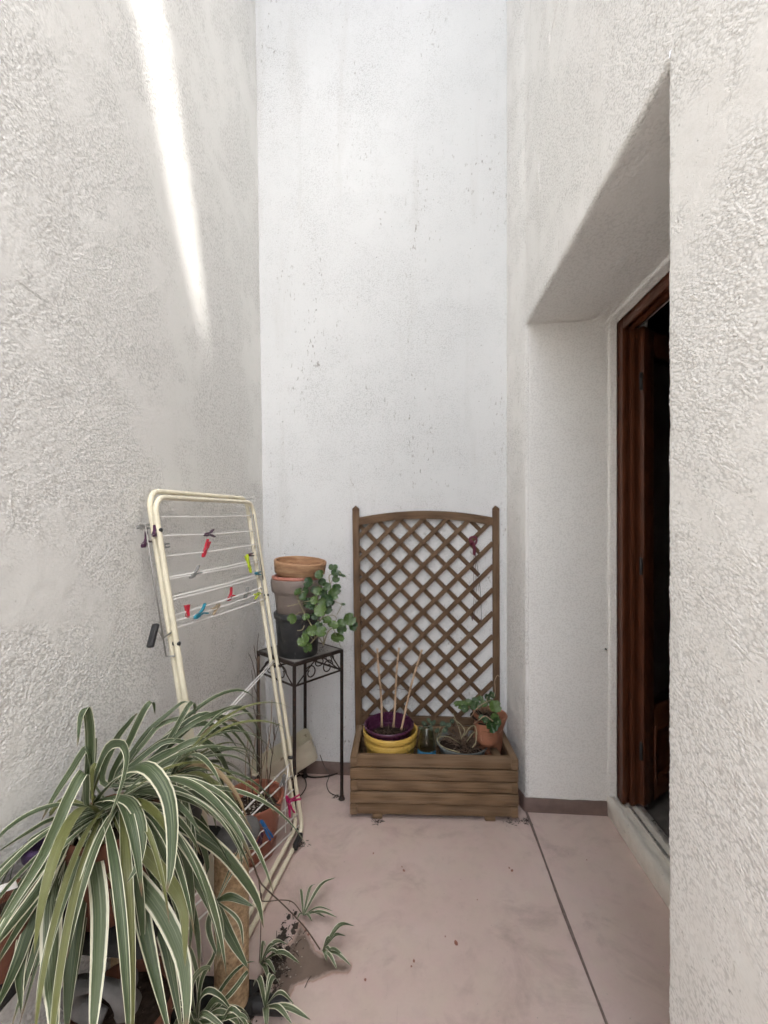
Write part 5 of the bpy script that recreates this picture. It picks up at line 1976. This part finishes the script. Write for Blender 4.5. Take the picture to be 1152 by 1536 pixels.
G = 'spider plantlets lying on the floor'
b1 = baby('spider plantlet on the floor at the end of the upper runner, nearest the rack tube', (455, 1374), .02, [(504, 1316, 9, .05), (473, 1326, 6, .05), (449, 1334, 6, .05), (506, 1376, 8, .01), (488, 1376, 7, .005), (500, 1367, 5, .02), (445, 1380, 5, .005), (468, 1382, 6, .005)], G, seed=1)
b2 = baby('spider plantlet on the right tip of the damp floor stain', (484, 1428), .02, [(532, 1389, 10, .06), (519, 1404, 8, .03), (506, 1455, 8, .01), (528, 1450, 8, .01), (520, 1440, 6, .02), (490, 1442, 8, .01), (500, 1415, 7, .04), (498, 1433, 8, .015)], G, seed=2)
b3 = baby('spider plantlet beside the sisal post at the left edge of the stain', (391, 1446), .03, [(432, 1417, 10, .05), (452, 1447, 10, .05), (420, 1425, 8, .05), (414, 1462, 8, .02), (405, 1475, 8, .01), (398, 1420, 7, .06), (425, 1440, 8, .05)], G, seed=3)
b4 = baby('spider plantlet over the black foam tube', (398, 1512), .05, [(466, 1530, 12, .01), (441, 1506, 8, .05), (420, 1478, 10, .08), (438, 1536, 10, .02), (412, 1470, 8, .08), (380, 1480, 10, .08), (400, 1545, 10, .02)], G, seed=4)
# runners that carry the plantlets
w = MB()
w.tube(smooth_path([P(362, 1262, 1.10), P(378, 1292, 1.12), P(388, 1318, 1.18), P(398, 1332, 1.24), FL(430, 1362, .05), FL(458, 1392, .03), FL(480, 1424, .02)], 36), .0021, 6)
w.tube(smooth_path([P(388, 1318, 1.18), P(391, 1342, 1.22), P(395, 1352, 1.28), FL(424, 1350, .06), FL(440, 1354, .05), FL(455, 1373, .02)], 26), .0016, 6)
w.tube(smooth_path([P(392, 1340, 1.2), P(391, 1400, 1.2), FL(389, 1444, .05)], 18), .0014, 6)
o = w.build('plant_runner', M['twig'], origin=P(388, 1318, 1.18))
tag(o, 'thin brown spider plant runner arching down to the floor plantlets', 'runner')
# young clump in front of and below the post
yc_ = P(318, 1330, 1.08)
young = [
    ([(935, 950), (1000, 938), (1095, 978)], 34, 1.08, 1.06),
    ([(940, 960), (985, 1090), (1075, 1250)], 48, 1.07, 1.04),
    ([(945, 965), (1030, 1040), (1052, 1160)], 18, 1.07, 1.06, 1),
    ([(930, 950), (900, 1060), (940, 1200)], 30, 1.08, 1.04),
    ([(950, 950), (1040, 720), (1110, 718)], 9, 1.1, 1.3, 1),
    ([(950, 950), (1060, 745), (1110, 742), (1150, 790)], 11, 1.1, 1.3, 1),
]
spider('small spider plant hanging across the sisal post', P(*Z5(935, 955), 1.08), young, 0)
young2 = [
    ([(830, 1480), (860, 1380), (900, 1340), (960, 1370), (1010, 1440)], 26, 1.05, 1.05),
    ([(825, 1330), (860, 1260), (900, 1242), (905, 1262)], 24, 1.02, 1.02, 1),
    ([(850, 1480), (940, 1430), (1020, 1470), (1050, 1530)], 26, 1.05, 1.05, 1),
    ([(850, 1480), (930, 1380), (1000, 1420)], 28, 1.06, 1.05),
    ([(850, 1480), (990, 1360), (1060, 1270), (1072, 1262)], 24, 1.05, 1.1),
    ([(850, 1480), (960, 1460), (1040, 1445), (1080, 1480)], 22, 1.04, 1.0),
    ([(850, 1480), (880, 1440), (960, 1500), (990, 1560)], 26, 1.04, 1.0, 1),
    ([(830, 1480), (790, 1400), (740, 1420), (720, 1500)], 24, 1.03, 1.0),
    ([(850, 1480), (950, 1480), (1000, 1420), (1060, 1480), (1075, 1540)], 26, 1.04, 1.0),
    ([(850, 1470), (870, 1300), (920, 1200), (930, 1150)], 22, 1.06, 1.08),
    ([(840, 1480), (860, 1330), (830, 1180), (800, 1140)], 22, 1.06, 1.08),
]
spider('young spider plant low on the floor left of the black foam tube', P(*Z5(850, 1490), 1.06), young2, 18, seed=14,
       fillspec={'az': (-2.4, 1.0), 'L': (.12, .24), 'el': (.3, 1.2), 'droop': (.22, .4), 'w': (.008, .016), 'pale': .3})

# ================================================================== LITTER on the floor
w = MB()
rnd = random.Random(21)
cx0 = FL(408, 1452)
for i in range(420):
    big = rnd.random() < .16
    p = cx0 + Vector((rnd.gauss(-.012, .028), rnd.gauss(0, .075), 0))
    if p.x < -.47: p.x = -.47 + rnd.uniform(0, .05)
    s_ = rnd.uniform(.006, .015) if big else rnd.uniform(.001, .0045)
    n_ = rnd.choice((4, 5, 6))
    ph = rnd.uniform(0, 6)
    tilt = Vector((rnd.uniform(-.5, .5), rnd.uniform(-.5, .5), 1)).normalized()
    sx, sy = rnd.uniform(.35, 1), rnd.uniform(.6, 1.2)
    b0 = len(w.v)
    ring_ = []
    for k in range(n_):
        a_ = 2 * math.pi * k / n_
        q = Vector((math.cos(a_) * sx, math.sin(a_) * sy, 0)) * s_ * rnd.uniform(.7, 1.2)
        q = Matrix.Rotation(ph, 3, 'Z') @ q
        q.z = max(.0006, -(q.x * tilt.x + q.y * tilt.y) + s_ * .35)
        ring_.append(p + q)
    w.v += ring_ + [r_ - Vector((0, 0, .0006)) for r_ in ring_]
    w.face([b0 + k for k in range(n_)])
    w.face([b0 + n_ + k for k in reversed(range(n_))])
    for k in range(n_): w.face([b0 + k, b0 + n_ + k, b0 + n_ + (k + 1) % n_, b0 + (k + 1) % n_])
for i in range(45):
    p = cx0 + Vector((rnd.gauss(0.01, .035), rnd.gauss(0, .08), .004))
    if p.x < -.47: p.x = -.46
    a = rnd.uniform(0, 6.28); L = rnd.uniform(.01, .035)
    q = p + Vector((math.cos(a) * L, math.sin(a) * L, rnd.uniform(0, .012)))
    w.tube([p, (p + q) / 2 + Vector((0, 0, .004)), q], .0012, 5)
tag(w.build('dirt', M['crumb']), 'dark leaf litter and soil beside the sisal post', 'dirt', None, 'stuff')
w = MB()
for i in range(150):
    p = cx0 + Vector((rnd.gauss(.0, .04), rnd.gauss(0, .08), 0))
    if p.x < -.47: p.x = -.47 + rnd.uniform(0, .05)
    s = rnd.uniform(.001, .004)
    w.lathe([(0, -s * .1), (s, s * .3), (0, s * .8)], p, 5)
for i in range(90):
    p = Vector((rnd.uniform(-.5, .9), rnd.uniform(.8, 2.1), 0))
    if p.x > .5 and p.y > 2.1: continue
    s = rnd.uniform(.0007, .0022)
    w.lathe([(0, -s * .1), (s, s * .3), (0, s * .7)], p, 5)
tag(w.build('grit', M['pale_crumb']), 'pale grit scattered over the floor', 'grit', None, 'stuff')
w = MB()
for (px, py, s) in ((684, 1414, .010), (606, 1306, .007), (603, 1300, .004), (768, 1306, .008), (764, 1302, .005), (621, 1442, .006), (617, 1450, .004), (880, 1290, .004), (668, 1405, .003), (560, 1280, .005), (548, 1470, .005), (463, 1402, .006),
                    (458, 1396, .004), (716, 1350, .003)):
    p = FL(px, py, .0015)
    n = 7
    b = len(w.v)
    for z in (0, .0012):
        for k in range(n):
            a = 2 * math.pi * k / n
            r = s * .72 * rnd.uniform(.4, 1.2)
            w.v.append(p + Vector((r * math.cos(a), r * math.sin(a) * 1.3, z)))
    w.face([b + n + k for k in range(n)])
    for k in range(n): w.face([b + k, b + (k + 1) % n, b + n + (k + 1) % n, b + n + k])
tag(w.build('paint_flakes', M['flake'], smooth=False), 'scattered flakes of red paint on the floor', 'paint flakes', None, 'stuff')
w = MB()
for (px, py, r_) in ((509, 1196, .03), (566, 1233, .02), (765, 1232, .04), (452, 1268, .03), (790, 1232, .02)):
    for i in range(26):
        p = FL(px, py) + Vector((rnd.gauss(0, r_ * .5), rnd.gauss(0, r_ * .4), .001))
        a = rnd.uniform(0, 6.28); L = rnd.uniform(.004, .022)
        q = p + Vector((math.cos(a) * L, math.sin(a) * L, rnd.uniform(0, .006)))
        w.tube([p, q], .0011, 5)
tag(w.build('dry_leaf_bits', M['crumb']), 'dark dry leaf bits caught around the planter and stand feet', 'leaf bits', None, 'stuff')

# ================================================================== LIGHT, SKY, CAMERA
wd = bpy.data.worlds.new('World')
SC.world = wd
wd.use_nodes = True
nt = wd.node_tree
N = NB(nt)
sky = N.n('ShaderNodeTexSky', sky_type='NISHITA')
sky.sun_disc = False
elev = math.asin(TO_SUN.z)
azi = math.atan2(TO_SUN.x, TO_SUN.y)
sky.sun_elevation = elev
sky.sun_rotation = azi
sky.air_density = 1.0
sky.dust_density = 4.0
sky.ozone_density = 1.0
hs = N.n('ShaderNodeHueSaturation')
hs.inputs['Saturation'].default_value = .35
N.l(sky.outputs[0], hs.inputs['Color'])
bg = nt.nodes['Background']
N.l(hs.outputs[0], bg.inputs['Color'])
bg.inputs['Strength'].default_value = .15
sl = bpy.data.lights.new('sun', 'SUN')
sl.energy = 2.0
sl.angle = R(.7)
sl.color = (1, .96, .90)
so = bpy.data.objects.new('sun', sl)
COL.objects.link(so)
so.rotation_euler = SUN_T.to_track_quat('-Z', 'Y').to_euler()
so.location = (5, -2, 8)

cam = bpy.data.cameras.new('camera')
co = bpy.data.objects.new('camera', cam)
COL.objects.link(co)
co.location = (0, 0, CAMH)
co.rotation_euler = (R(90), 0, YAW)
cam.sensor_width = 36
cam.sensor_fit = 'HORIZONTAL'
cam.lens = 36 * FPX / 1152
cam.shift_y = 16 / 1152
cam.clip_start = .02
cam.clip_end = 800
SC.camera = co
vs = SC.view_settings
vs.view_transform = 'Standard'
vs.look = 'None'
vs.gamma = 1
vs.exposure = 2.32
SC.cycles.max_bounces = 12
SC.cycles.diffuse_bounces = 7
SC.cycles.adaptive_threshold = .01
SC.cycles.use_denoising = True
SC.cycles.denoising_input_passes = 'RGB_ALBEDO'
